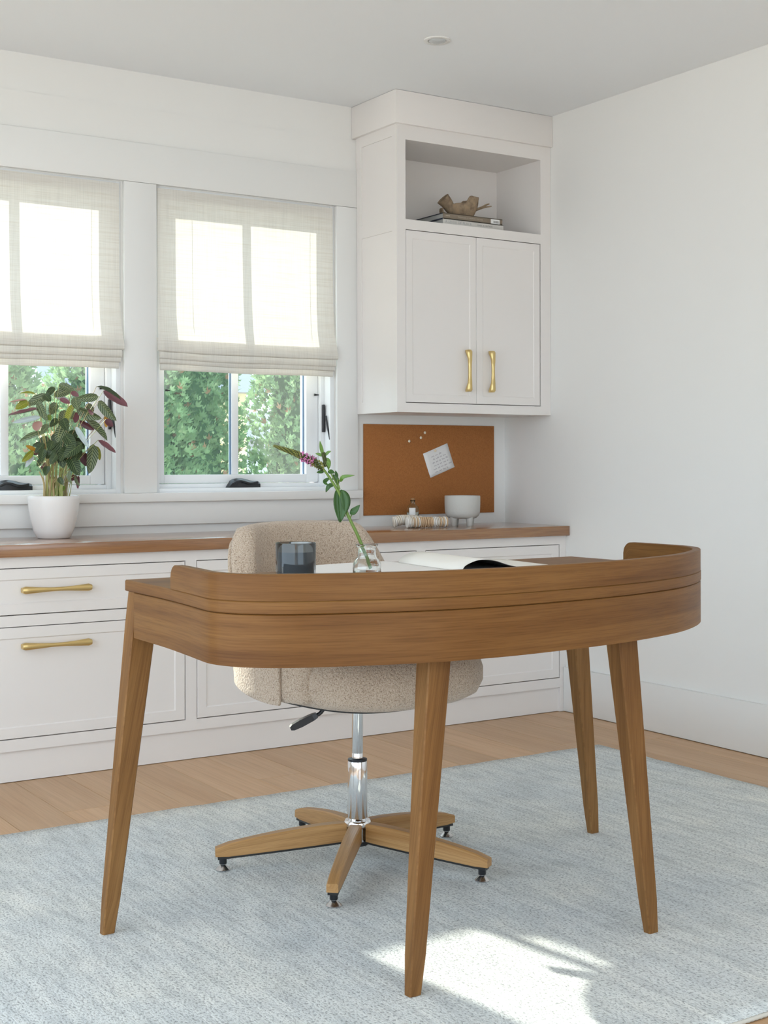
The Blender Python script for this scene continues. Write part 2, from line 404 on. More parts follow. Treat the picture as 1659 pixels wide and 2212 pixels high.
# windows
def window(idx, x0, x1):
    wn = setp(empty('window_%d' % idx, (x0, 0, ZB)), kind='structure')
    X = lambda v: v
    W = x1 - x0; Ht = ZT - ZB
    # jamb liner / frame
    y0, y1 = 0.028, 0.135
    fr = [(0, 0.014, 0.0, y1, 0, Ht), (W - 0.018, W, 0.0, y1, 0, Ht), (0.014, W - 0.018, 0.0, y1, 0, 0.018), (0.014, W - 0.018, 0.0, y1, Ht - 0.02, Ht),
          (W - 0.036, W - 0.018, 0.045, y1, 0.018, Ht - 0.02), (0.014, W - 0.036, 0.05, y1, 0.018, 0.034)]
    boxes('window_frame', fr, M_VINYL, wn, 0.0012)
    # sash
    gx0, gx1 = 0.060, W - 0.092; gz0, gz1 = 0.068, Ht - 0.065
    sa = [(0.016, gx0, 0.062, 0.112, 0.036, Ht - 0.022), (gx1, W - 0.038, 0.062, 0.112, 0.036, Ht - 0.022),
          (gx0, gx1, 0.062, 0.112, 0.036, gz0), (gx0, gx1, 0.062, 0.112, gz1, Ht - 0.022)]
    boxes('sash', sa, M_VINYL, wn, 0.0015)
    mx = (gx0 + gx1) / 2 - 0.004
    box('muntin', mx - 0.0145, mx + 0.0145, 0.074, 0.104, gz0, gz1, M_VINYL, wn, 0.002)
    box('pane', gx0, mx - 0.0145, 0.087, 0.091, gz0, gz1, M_PANE, wn)
    box('pane', mx + 0.0145, gx1, 0.087, 0.091, gz0, gz1, M_PANE, wn)
    for gx in (mx - 0.0145, gx1): box('gasket', gx - 0.005, gx - 0.0002, 0.080, 0.0868, gz0, gz1, M_GASKET, wn)
    # folding crank operator
    cx = W / 2 - 0.008; yb = 0.045
    n = 14; v = []; f = []
    for i in range(n + 1):
        t = i / n; xx = cx - 0.071 + 0.142 * t
        top = 0.004 + 0.034 * min(1, t / 0.16) if t < 0.16 else 0.038 + 0.006 * math.sin((t - 0.16) * 6.5)
        if t > 0.93: top = 0.038 - (t - 0.93) * 0.12
        dep = 0.022 + 0.006 * math.sin(PI * t)
        for (dy, zz) in ((0, 0), (-dep, 0), (-dep, top * 0.72), (-dep * 0.45, top), (0, top)):
            v.append((xx, yb + dy, 0.010 + zz))
    for i in range(n):
        for k in range(5):
            k2 = (k + 1) % 5; f.append((i * 5 + k, i * 5 + k2, i * 5 + 5 + k2, i * 5 + 5 + k))
    f.append((4, 3, 2, 1, 0)); f.append(tuple(n * 5 + k for k in range(5)))
    cr = from_data('crank_handle', v, f, M_BLACK, wn, 50)
    arm = curve_pts([(cx - 0.045, yb - 0.024, 0.034), (cx - 0.02, yb - 0.030, 0.043), (cx + 0.02, yb - 0.032, 0.034), (cx + 0.055, yb - 0.030, 0.038)], 5)
    tube('crank_arm', arm, 0.005, M_BLACK, cr, 8)
    # side latch
    lx = W - 0.027
    lt = box('latch', lx - 0.0035, lx + 0.0035, 0.030, 0.046, 0.235, 0.345, M_BLACK, wn, 0.002)
    tube('latch_lever', [(lx + 0.002, 0.020, 0.30), (lx + 0.004, 0.014, 0.26), (lx + 0.012, 0.006, 0.205)], [0.003, 0.0035, 0.004], M_BLACK, lt, 8)
    for px in (gx0 + 0.004, gx1 + 0.036):
        tube('screen_clip', [(px, 0.060, 0.385), (px + 0.016, 0.052, 0.384)], [0.005, 0.002], M_BLACK, wn, 6)
    return wn
window(1, *OPEN[0]); window(2, *OPEN[1])

# roman blinds
def blind(x0, x1, label):
    W = x1 - x0
    b = empty('roman_blind', (x0, 0, 1.352), label=label, cat='blind', group='linen roman blinds in the two windows')
    z = lambda v: v - 1.352
    box('headrail', 0.004, W - 0.004, -0.002, 0.022, z(1.985), z(2.026), M_TRIM, b)
    def cloth(name, prof, xa, xb, sag=0.0, n=24, flare=0.0):
        v = []; f = []; m = len(prof)
        for i in range(n + 1):
            t = i / n
            for (yy, zz, k) in prof:
                fx = flare * k * (2 * t - 1)
                s = -sag * k * math.sin(PI * t) + 0.0012 * math.sin(9 * t + zz * 40) * k
                v.append((xa + (xb - xa) * t + fx, yy + 0.0015 * math.sin(7 * t + 8 * zz), zz + s))
        for i in range(n):
            for j in range(m - 1):
                f.append((i * m + j, (i + 1) * m + j, (i + 1) * m + j + 1, i * m + j + 1))
        return from_data(name, v, f, M_LINEN, b, True)
    prof = [(-0.008, z(2.024), 0), (-0.0085, z(1.9), 0), (-0.010, z(1.75), 0), (-0.013, z(1.62), 0.1), (-0.019, z(1.53), 0.3), (-0.030, z(1.47), 0.7),
            (-0.037, z(1.44), 1), (-0.038, z(1.428), 1), (-0.034, z(1.421), 1), (-0.028, z(1.425), 1), (-0.022, z(1.455), 0.8), (-0.012, z(1.475), 0.6)]
    cloth('panel', prof, 0.0, W, 0.005, 28, 0.009)
    for k, (zt, zb, yf, fl_) in enumerate(((1.452, 1.394, -0.034, 0.004), (1.425, 1.376, -0.029, 0.001), (1.405, 1.353, -0.024, -0.004))):
        p = [(yf + 0.012, z(zt), 0.6), (yf + 0.002, z(zt - 0.012), 0.8), (yf, z(zb + 0.012), 1), (yf + 0.001, z(zb + 0.003), 1), (yf + 0.005, z(zb), 1),
             (yf + 0.010, z(zb + 0.004), 1), (yf + 0.012, z(zb + 0.03), 0.8)]
        cloth('fold', p, 0.003, W - 0.003, 0.004 - 0.0015 * k, 24, fl_)
    for fx in (0.185, 0.86):
        tube('lift_cord', [(W * fx, 0.0005, z(1.99)), (W * fx, -0.002, z(1.7)), (W * fx + 0.001, -0.010, z(1.50))], 0.0011, M_TRIM, b, 5)
    return b
blind(-2.517, -1.765, 'linen roman blind in the left window above the potted plant')
blind(-1.617, -0.868, 'linen roman blind in the right window beside the wall cabinet')

# ------------------------------------------------------------------ base cabinets and worktop
YF = -0.404
def handle_mesh(length, name='handle'):
    """Bow-tie brass pull: straight outer edge, arched inner edge, wider ends. Along local X, sticking out to -Y."""
    n = 24; v = []; f = []
    for i in range(n + 1):
        t = -1 + 2 * i / n; a = abs(t)
        xx = t * length / 2
        wd = 0.0064 + 0.0066 * max(0, (a - 0.12) / 0.88) ** 1.3
        inner = -0.018 + 0.018 * max(0, (a - 0.55) / 0.45) ** 1.1
        outer = -0.030
        if a > 0.94:
            q = 1 - 0.35 * ((a - 0.94) / 0.06) ** 2; wd *= q; outer = -0.030 + 0.003 * ((a - 0.94) / 0.06) ** 2
        c = (inner + outer) / 2; h = (inner - outer) / 2
        for k in range(10):
            an = 2 * PI * k / 10
            ca, sa = math.cos(an), math.sin(an)
            e = 0.65
            v.append((xx, c + h * math.copysign(abs(sa) ** e, sa), wd * math.copysign(abs(ca) ** e, ca)))
    for i in range(n):
        for k in range(10):
            k2 = (k + 1) % 10; f.append((i * 10 + k, i * 10 + k2, i * 10 + 10 + k2, i * 10 + 10 + k))
    f.append(tuple(range(10))[::-1]); f.append(tuple(n * 10 + k for k in range(10)))
    me = bpy.data.meshes.new(name); me.from_pydata(v, [], f); me.materials.append(M_BRASS); me.shade_smooth(); me.set_sharp_from_angle(angle=math.radians(50))
    return me
HM_LONG = handle_mesh(0.228); HM_SHORT = handle_mesh(0.165)
def front_panel(name, x0, x1, z0, z1, yf, parent, th=0.020, border=0.034, rec=0.0032):
    """Shaker front: frame with a recessed panel. Faces -Y."""
    yb = yf + th
    def ring(dx, y): return [(x0 + dx, y, z0 + dx), (x1 - dx, y, z0 + dx), (x1 - dx, y, z1 - dx), (x0 + dx, y, z1 - dx)]
    v = ring(0, yb) + ring(0, yf + 0.001) + ring(0.001, yf) + ring(border, yf) + ring(border + 0.0035, yf + rec)
    f = [(0, 1, 2, 3)]
    for r in range(4):
        for k in range(4):
            k2 = (k + 1) % 4; f.append((r * 4 + k, r * 4 + 4 + k, r * 4 + 4 + k2, r * 4 + k2))
    f.append((16, 19, 18, 17)[::-1])
    bm = bmesh.new(); vs = [bm.verts.new(p) for p in v]
    for q in f: bm.faces.new([vs[i] for i in q])
    return fin(name, bm, M_CAB, parent)
def base_unit(x0, x1, fx0, fx1, label, end=False):
    """x0..x1 carcass, fx0..fx1 the drawer opening."""
    c = empty('base_cabinet', (x0, YF, 0), label=label, cat='cabinet', group='white drawer units under the worktop')
    a = lambda v: v - x0
    W = x1 - x0; D = -YF - 0.002
    fy = 0.02
    bx = [(0, a(fx0), 0, fy, 0.100, 0.715), (a(fx1), W, 0, fy, 0.100, 0.715),
          (a(fx0), a(fx1), 0, fy, 0.680, 0.715), (a(fx0), a(fx1), 0, fy, 0.494, 0.529), (a(fx0), a(fx1), 0, fy, 0.100, 0.137),
          (0, 0.018, fy, D, 0.09, 0.715), (W - 0.018, W, fy, D, 0.09, 0.715), (0.018, W - 0.018, 0.05, 0.062, 0.09, 0.715), (0.018, W - 0.018, fy, D, 0.09, 0.105)]
    boxes('body', bx, M_CAB, c)
    tk = [(0, W - (0.034 if end else 0), 0.010, 0.03, 0.002, 0.100)]
    if end: tk.append((W - 0.034, W - 0.0005, 0.0, 0.03, 0.001, 0.100))
    boxes('toe_board', tk, M_CAB, c)
    g = 0.0028
    for (z0, z1, hz) in ((0.529, 0.680, 0.609), (0.137, 0.494, 0.431)):
        d = front_panel('drawer', a(fx0) + g, a(fx1) - g, z0 + g, z1 - g, 0.0005, c)
        h = bpy.data.objects.new('handle', HM_LONG); COL.objects.link(h); h.parent = d
        h.location = ((a(fx0) + a(fx1)) / 2, 0.0005, hz)
    return c
base_unit(-2.6165, -1.6665, -2.596, -1.687, 'white two-drawer base cabinet with visible brass pulls below the potted plant')
base_unit(-1.6665, -0.7155, -1.646, -0.736, 'white two-drawer base cabinet behind the desk chair')
base_unit(-0.7155, -0.0008, -0.695, -0.034, 'white two-drawer base cabinet in the corner under the cork board', end=True)
wt = box('worktop', -2.64, -0.0008, -0.428, -0.0008, 0.7155, 0.755, M_COUNTER, None, 0.0015)
setp(wt, 'long oak worktop running along the wall under the windows', 'worktop')

# ------------------------------------------------------------------ wall cabinet
wc = empty('wall_cabinet', (-0.757, -0.31, 1.207), label='tall white wall cabinet with open shelf above two doors, hung in the corner', cat='cabinet')
a = lambda v: v + 0.757; b_ = lambda v: v + 0.31; z_ = lambda v: v - 1.207
fr = 0.02
ch = [(0, a(-0.721), 0, fr, 0, z_(2.315)), (a(-0.053), a(-0.001), 0, fr, 0, z_(2.315)),
      (a(-0.721), a(-0.053), 0, fr, z_(2.256), z_(2.315)), (a(-0.721), a(-0.053), 0, fr, z_(1.911), z_(1.950)), (a(-0.721), a(-0.053), 0, fr, 0, z_(1.243)),
      (0, 0.018, fr, b_(-0.001), 0, z_(2.315)), (a(-0.020), a(-0.001), fr, b_(-0.001), 0, z_(2.315)),
      (0.018, a(-0.020), b_(-0.016), b_(-0.001), 0, z_(2.315)), (0.018, a(-0.020), fr, b_(-0.016), 0, 0.018), (0.018, a(-0.020), fr, b_(-0.016), z_(2.297), z_(2.315)),
      (0.018, a(-0.020), fr + 0.06, fr + 0.072, 0.018, z_(1.92))]
boxes('body', ch, M_CAB, wc)
sl = [(a(-0.721) - 0.0001, a(-0.053) + 0.0001, 0.0195, b_(-0.016), z_(1.930), z_(1.9495))]
boxes('shelf', sl, M_CAB, wc)
# liner of the open shelf
boxes('shelf_liner', [(0.018, a(-0.721), fr, b_(-0.016), z_(1.95), z_(2.297)), (a(-0.053), a(-0.020), fr, b_(-0.016), z_(1.95), z_(2.297)), (a(-0.721), a(-0.053), fr, b_(-0.016), z_(2.256), z_(2.297))], M_CAB, wc)
for (x0, x1, hx) in ((-0.717, -0.3825, -0.432), (-0.3790, -0.057, -0.317)):
    d = front_panel('door', a(x0) - 0.002, a(x1), z_(1.243) + 0.0028, z_(1.911) - 0.0025, 0.0005, wc, border=0.030, rec=0.0022)
    h = bpy.data.objects.new('handle', HM_SHORT); COL.objects.link(h); h.parent = d
    h.location = (a(hx), 0.0005, z_(1.3755)); h.rotation_euler = (0, PI / 2, 0)
boxes('crown', [(-0.018, a(-0.001), -0.014, b_(-0.001), z_(2.312), z_(H) - 0.001)], M_CAB, wc, 0.0015)
boxes('side_panel_frame', [(-0.004, 0, 0.0, 0.035, 0, z_(2.312)), (-0.004, 0, b_(-0.055), b_(-0.019), 0, z_(2.312)), (-0.004, 0, 0.035, b_(-0.055), 0, 0.045),
                           (-0.004, 0, 0.035, b_(-0.055), z_(1.905), z_(1.955)), (-0.004, 0, 0.035, b_(-0.055), z_(2.27), z_(2.312))], M_CAB, wc)

# ------------------------------------------------------------------ ceiling downlight
dl = empty('downlight', (-0.982, -0.895, H), label='small round recessed ceiling downlight with tilted lens', cat='ceiling light')
lathe('trim_ring', [(0.047, -0.0002), (0.047, -0.003), (0.044, -0.005), (0.033, -0.004), (0.031, -0.0005)], M_TRIM, dl, 40)
lathe('lens', [(0.030, -0.0005), (0.028, -0.005), (0.018, -0.009), (0.0, -0.010)], mat('frosted_lens', (0.55, 0.57, 0.58), 0.12), dl, 32)

# ------------------------------------------------------------------ rug
rx0_, rx1_, ry0_, ry1_ = -3.45, -0.367, -2.95, -1.012
rug = empty('rug', (rx0_, ry0_, 0), label='large pale grey woven wool rug under the desk', cat='rug')
nx, ny = 60, 40
v = []; f = []
for j in range(ny + 1):
    for i in range(nx + 1):
        xx = (rx1_ - rx0_) * i / nx; yy = (ry1_ - ry0_) * j / ny
        e = 0.0035
        if i in (0, nx): xx += random.uniform(-e, e)
        if j in (0, ny): yy += random.uniform(-e, e)
        v.append((xx, yy, 0.0093 + random.uniform(-0.0004, 0.0004)))
for j in range(ny):
    for i in range(nx):
        q = j * (nx + 1) + i; f.append((q, q + 1, q + nx + 2, q + nx + 1))
nb = len(v)
loop = [i for i in range(nx + 1)] + [(j) * (nx + 1) + nx for j in range(1, ny + 1)] + [ny * (nx + 1) + i for i in range(nx - 1, -1, -1)] + [j * (nx + 1) for j in range(ny - 1, 0, -1)]
for q in loop: v.append((v[q][0], v[q][1], 0.0008))
for k in range(len(loop)):
    k2 = (k + 1) % len(loop); f.append((loop[k], nb + k, nb + k2, loop[k2]))
from_data('pile', v, f, M_RUG, rug, True)
def binding(p0, p1, mt, r=0.0043):
    p0 = Vector(p0); p1 = Vector(p1); ln = (p1 - p0).length; n = int(ln / 0.0055)
    pts = []; rad = []
    for i in range(n + 1):
        p = p0.lerp(p1, i / n); pts.append(p); rad.append(r * (1.12 if i % 2 else 0.86))
    v, f = tube_data(pts, rad, 6)
    return from_data('edge_binding', v, f, mt, rug, True)
RW, RD = rx1_ - rx0_, ry1_ - ry0_
binding((0, 0, 0.0048), (RW, 0, 0.0048), M_BIND)
M_RUG2 = mat('rug_selvedge', (0.56, 0.57, 0.54), 0.95)
binding((0, RD, 0.0045), (RW, RD, 0.0045), M_RUG2, 0.004)
binding((RW, 0, 0.0045), (RW, RD, 0.0045), M_RUG2, 0.004)

# ------------------------------------------------------------------ desk
DTH = math.radians(1.0)
DO = (-1.8726, -1.8852, 0.0)
desk = empty('desk', DO, DTH, label='curved oak writing desk with raised rim and tapered splayed legs', cat='desk')
OUTL = [(-.636, 0), (-.640, .10), (-.647, .232), (-.660, .36), (-.671, .45), (-.670, .488), (-.658, .525), (-.638, .556), (-.594, .595), (-.530, .628), (-.456, .656), (-.37, .684), (-.266, .705),
        (-.15, .714), (-.041, .711), (.07, .704), (.189, .688), (.30, .662), (.394, .631), (.487, .583), (.563, .529), (.610, .480), (.637, .425), (.645, .36), (.644, .232), (.640, .10), (.638, 0)]
OC = [tuple(p) for p in curve_pts(OUTL, 6)]
def arc(pts):
    s = [0.0]
    for i in range(1, len(pts)): s.append(s[-1] + math.hypot(pts[i][0] - pts[i - 1][0], pts[i][1] - pts[i - 1][1]))
    return s
def offset(pts, d):
    out = []
    for i, p in enumerate(pts):
        q0 = pts[max(i - 1, 0)]; q1 = pts[min(i + 1, len(pts) - 1)]
        tx, ty = q1[0] - q0[0], q1[1] - q0[1]; l = math.hypot(tx, ty)
        out.append((p[0] + ty / l * -d * -1, p[1] - tx / l * d)) if False else out.append((p[0] + ty / l * d, p[1] - tx / l * d))
    return out
def strip_wall(name, pts, d, z0, z1, m, parent, zfun=None, bev=0.0015):
    """Curved board following pts (u,v) outer face, thickness d inwards, from z0 to z1."""
    s = arc(pts); inner = offset(pts, d)
    ob = offset(pts, bev); ib = offset(pts, d - bev)
    v = []; uv = []; f = []
    for i in range(len(pts)):
        top = z1 if zfun is None else zfun(s[i], s[-1])
        for (q, zz, vv) in ((pts[i], z0, 0), (pts[i], top - bev, top - z0), (ob[i], top, top - z0 + 0.002), (ib[i], top, top - z0 + d), (inner[i], top - bev, top - z0 + d + 0.002), (inner[i], z0, 2 * (top - z0) + d)):
            v.append((q[0], -q[1], zz)); uv.append((s[i], vv + z0))
    n = len(pts)
    for i in range(n - 1):
        for k in range(6):
            k2 = (k + 1) % 6; f.append((i * 6 + k, i * 6 + k2, i * 6 + 6 + k2, i * 6 + 6 + k))
    f.append(tuple(range(6))); f.append(tuple((n - 1) * 6 + k for k in range(6))[::-1])
    o = from_data(name, v, f, m, parent, 40, uv)
    bm = bmesh.new(); bm.from_mesh(o.data); bmesh.ops.recalc_face_normals(bm, faces=bm.faces); bm.to_mesh(o.data); bm.free()
    o.data.shade_smooth(); o.data.set_sharp_from_angle(angle=math.radians(35))
    return o
# table top slab
s = arc(OC); n = len(OC)
v = []; uv = []; f = []
rings = [(0.0018, 0.7362), (0.0, 0.7380), (0.0, 0.7578), (0.0026, 0.76)]
for (d, zz) in rings:
    q = offset(OC, d) if d else OC
    for i in range(n):
        v.append((q[i][0], -q[i][1], zz)); uv.append((s[i] + 3.0, zz))
for r in range(3):
    for i in range(n):
        i2 = (i + 1) % n; f.append((r * n + i, r * n + i2, (r + 1) * n + i2, (r + 1) * n + i))
o4 = len(v)
for i in range(n): v.append((v[3 * n + i][0], v[3 * n + i][1], 0.76)); uv.append((v[3 * n + i][0] + 7, v[3 * n + i][1]))
f.append(tuple(o4 + i for i in range(n)))
o5 = len(v)
for i in range(n): v.append((v[i][0], v[i][1], 0.7362)); uv.append((v[i][0] + 9, v[i][1]))
f.append(tuple(o5 + i for i in range(n))[::-1])
bm = bmesh.new()
tt = from_data('tabletop', v, f, M_DESK, desk, False, uv)
bm.from_mesh(tt.data); bmesh.ops.recalc_face_normals(bm, faces=bm.faces); bm.to_mesh(tt.data); bm.free()
tt.data.shade_smooth(); tt.data.set_sharp_from_angle(angle=math.radians(30))
# raised rim
i0 = next(i for i, p in enumerate(OC) if p[1] > 0.232); i1 = next(i for i in range(len(OC) - 1, 0, -1) if OC[i][1] > 0.20)
GP = OC[i0:i1 + 1]
g0 = [(GP[0][0] * (1 - t) + GP[1][0] * t, GP[0][1] * (1 - t) + GP[1][1] * t) for t in np.linspace(0, 1, 12)[:-1]]
g1 = [(GP[-2][0] * (1 - t) + GP[-1][0] * t, GP[-2][1] * (1 - t) + GP[-1][1] * t) for t in np.linspace(0, 1, 12)[1:]]
GP = g0 + GP[1:-1] + g1
def rim_top(sv, tot):
    e = min(sv, tot - sv); r = 0.026
    if e >= r: return 0.809
    return 0.809 - r + math.sqrt(max(0, r * r - (r - e) ** 2))
strip_wall('raised_rim', offset(GP, 0.0008), 0.019, 0.7603, 0.809, M_DESK, desk, rim_top)
# apron
ia = next(i for i, p in enumerate(OC) if p[1] > 0.042); ib = next(i for i in range(len(OC) - 1, 0, -1) if OC[i][1] > 0.042)
strip_wall('apron', offset(OC, 0.0008)[ia:ib + 1], 0.02, 0.640, 0.7353, M_DESK, desk)
strip_wall('back_rail', [(-0.575, 0.018), (-0.2, 0.018), (0.2, 0.018), (0.575, 0.018)], -0.02, 0.640, 0.7353, M_DESK, desk)
def desk_leg(tu, tv, bu, bv, wt_=(0.055, 0.044), wb_=(0.031, 0.024), ztop=0.7353, zfix=0.64):
    """Leg axis passes (tu,tv) at z=zfix and (bu,bv) at the floor."""
    zb = 0.0098
    v = []; uv = []
    off = random.random() * 3
    nz = 10
    for i in range(nz + 1):
        zz = zb + (ztop - zb) * i / nz; t = (zz - zb) / (zfix - zb)
        cu = bu + (tu - bu) * t; cv = bv + (tv - bv) * t
        tt_ = (zz - zb) / (ztop - zb)
        hu = (wb_[0] + (wt_[0] - wb_[0]) * min(1, tt_ * 1.1)) / 2; hv = (wb_[1] + (wt_[1] - wb_[1]) * min(1, tt_ * 1.1)) / 2
        if i == 0: hu -= 0.002; hv -= 0.002
        bvl = 0.0025
        ring = [(-hu + bvl, -hv), (hu - bvl, -hv), (hu, -hv + bvl), (hu, hv - bvl), (hu - bvl, hv), (-hu + bvl, hv), (-hu, hv - bvl), (-hu, -hv + bvl)]
        per = [0, 2 * hu, 2 * hu, 2 * hu + 2 * hv, 2 * hu + 2 * hv, 4 * hu + 2 * hv, 4 * hu + 2 * hv, 4 * hu + 4 * hv]
        for k, (x_, y_) in enumerate(ring):
            v.append((cu + x_, -(cv + y_), zz)); uv.append((zz + off, per[k] + off))
    f = []
    for i in range(nz):
        for k in range(8):
            k2 = (k + 1) % 8; f.append((i * 8 + k, i * 8 + k2, i * 8 + 8 + k2, i * 8 + 8 + k))
    f.append(tuple(range(8))); f.append(tuple(nz * 8 + k for k in range(8)))
    o = from_data('leg', v, f, M_LEG, desk, False, uv)
    bm = bmesh.new(); bm.from_mesh(o.data); bmesh.ops.recalc_face_normals(bm, faces=bm.faces); bm.to_mesh(o.data); bm.free()
    o.data.shade_smooth(); o.data.set_sharp_from_angle(angle=math.radians(25))
desk_leg(-0.613, 0.022, -0.679, 0.002)
desk_leg(0.625, 0.022, 0.716, -0.004)
desk_leg(-0.268, 0.622, -0.333, 0.642)
desk_leg(0.222, 0.622, 0.284, 0.646)

# ------------------------------------------------------------------ chair
CX, CY = -1.838, -1.7595
CH = empty('desk_chair', (CX, CY, 0), label='oatmeal boucle swivel tub chair on a five-star oak base', cat='chair')
# five-star base
arms_deg = [13, 85, 157, 229, 301]
def star_arm(deg):
    ca, sa = math.cos(math.radians(deg)), math.sin(math.radians(deg))
    n = 10; v = []; uv = []; f = []; off = random.random() * 4
    for i in range(n + 1):
        t = i / n; r = 0.030 + (0.354 - 0.030) * t
        zt = 0.114 - 0.044 * t ** 1.6; zb = 0.070 - 0.027 * t ** 0.9
        if i == n: zt -= 0.004; zb += 0.003
        hw = 0.0155 - 0.002 * t
        bvl = 0.003
        ring = [(-hw, zb), (hw, zb), (hw, zt - bvl), (hw - bvl, zt), (-hw + bvl, zt), (-hw, zt - bvl)]
        per = [0, .03, .07, .072, .1, .14]
        for k, (w_, zz) in enumerate(ring):
            v.append((r * ca - w_ * sa, r * sa + w_ * ca, zz)); uv.append((r + off, per[k]))
    for i in range(n):
        for k in range(6):
            k2 = (k + 1) % 6; f.append((i * 6 + k, i * 6 + k2, i * 6 + 6 + k2, i * 6 + 6 + k))
    f.append(tuple(range(6))); f.append(tuple(n * 6 + k for k in range(6)))
    o = from_data('base_arm', v, f, M_BASE, CH, False, uv)
    bm = bmesh.new(); bm.from_mesh(o.data); bmesh.ops.recalc_face_normals(bm, faces=bm.faces); bm.to_mesh(o.data); bm.free()
    o.data.shade_smooth(); o.data.set_sharp_from_angle(angle=math.radians(30))
    # black runner under the arm
    v = []; f = []
    for i in range(n + 1):
        t = i / n; r = 0.02 + (0.348 - 0.02) * t; zb = 0.070 - 0.027 * t ** 0.9
        for (w_, zz) in ((-0.012, zb - 0.005), (0.012, zb - 0.005), (0.012, zb + 0.001), (-0.012, zb + 0.001)):
            v.append((r * ca - w_ * sa, r * sa + w_ * ca, zz))
    for i in range(n):
        for k in range(4):
            k2 = (k + 1) % 4; f.append((i * 4 + k, i * 4 + k2, i * 4 + 4 + k2, i * 4 + 4 + k))
    f.append((0, 1, 2, 3)); f.append(tuple(n * 4 + k for k in range(4)))
    from_data('runner', v, f, M_BLACKM, o)
    gx, gy = 0.335 * ca, 0.335 * sa
    g = lathe('glide', [(0.0, 0.010), (0.0175, 0.0103), (0.0180, 0.0125), (0.0160, 0.0150), (0.0085, 0.0215), (0.0060, 0.0235), (0.0060, 0.027)], M_STEEL, o, 24, (gx, gy, 0))
    lathe('glide_socket', [(0.0090, 0.0255), (0.0095, 0.0265), (0.0095, 0.043)], M_BLACK, o, 20, (gx, gy, 0))
for d_ in arms_deg: star_arm(d_)
lathe('hub', [(0.024, 0.066), (0.026, 0.068), (0.026, 0.100), (0.032, 0.103), (0.034, 0.107), (0.034, 0.115), (0.031, 0.119), (0.022, 0.1195)], M_CHROME, CH, 48)
lathe('hub_base', [(0.022, 0.056), (0.026, 0.057), (0.026, 0.0665), (0.02, 0.067)], M_BLACKM, CH, 32)
lathe('outer_column', [(0.0235, 0.118), (0.0245, 0.120), (0.0245, 0.262), (0.0235, 0.266)], M_CHROME, CH, 48)
lathe('collar', [(0.0235, 0.2655), (0.0245, 0.268), (0.0240, 0.271), (0.0150, 0.2735)], M_BLACK, CH, 40)
lathe('gas_piston', [(0.0138, 0.272), (0.0138, 0.284), (0.0132, 0.285), (0.0132, 0.2865), (0.0138, 0.2875), (0.0138, 0.43)], M_CHROME, CH, 40)
# seat in a frame turned by the swivel angle; local front = -Y
SW = math.radians(9)
cs, ss = math.cos(SW), math.sin(SW)
def sw(p): return (p[0] * cs - p[1] * ss, p[0] * ss + p[1] * cs, p[2])
def sup(a, rx, ry, e):
    c, s_ = math.cos(a), math.sin(a)
    return rx * math.copysign(abs(c) ** e, c), ry * math.copysign(abs(s_) ** e, s_)
def cushion(name, rx, ry, cy, prof, e, m, droop=0.0):
    seg = 72; v = []; f = []
    for (k, zz) in prof:
        for i in range(seg):
            an = 2 * PI * i / seg; x_, y_ = sup(an, rx * k, ry * k, e)
            zf = zz - droop * max(0, -y_ / ry) ** 2
            v.append(sw((x_, y_ + cy, zf)))
    n = len(prof)
    for j in range(n - 1):
        for i in range(seg):
            i2 = (i + 1) % seg; f.append((j * seg + i, j * seg + i2, (j + 1) * seg + i2, (j + 1) * seg + i))
    f.append(tuple(range(seg))[::-1]); f.append(tuple((n - 1) * seg + i for i in range(seg)))
    return from_data(name, v, f, m, CH, True)
SB = 0.437
cushion('seat', 0.262, 0.262, -0.035, [(0.70, SB - 0.004), (0.86, SB + 0.002), (0.95, SB + 0.016), (1.0, SB + 0.045), (1.0, SB + 0.075), (0.965, SB + 0.105), (0.88, SB + 0.122), (0.6, SB + 0.130), (0.2, SB + 0.133)], 0.72, M_FABRIC, 0.006)
cushion('seat_underside', 0.262, 0.262, -0.035, [(0.4, SB - 0.012), (0.72, SB - 0.011), (0.80, SB - 0.006), (0.80, SB + 0.003)], 0.72, M_BLACKM)
box('swivel_plate', -0.09, 0.09, -0.10, 0.10, 0.412, 0.432, M_BLACKM, CH, 0.004)
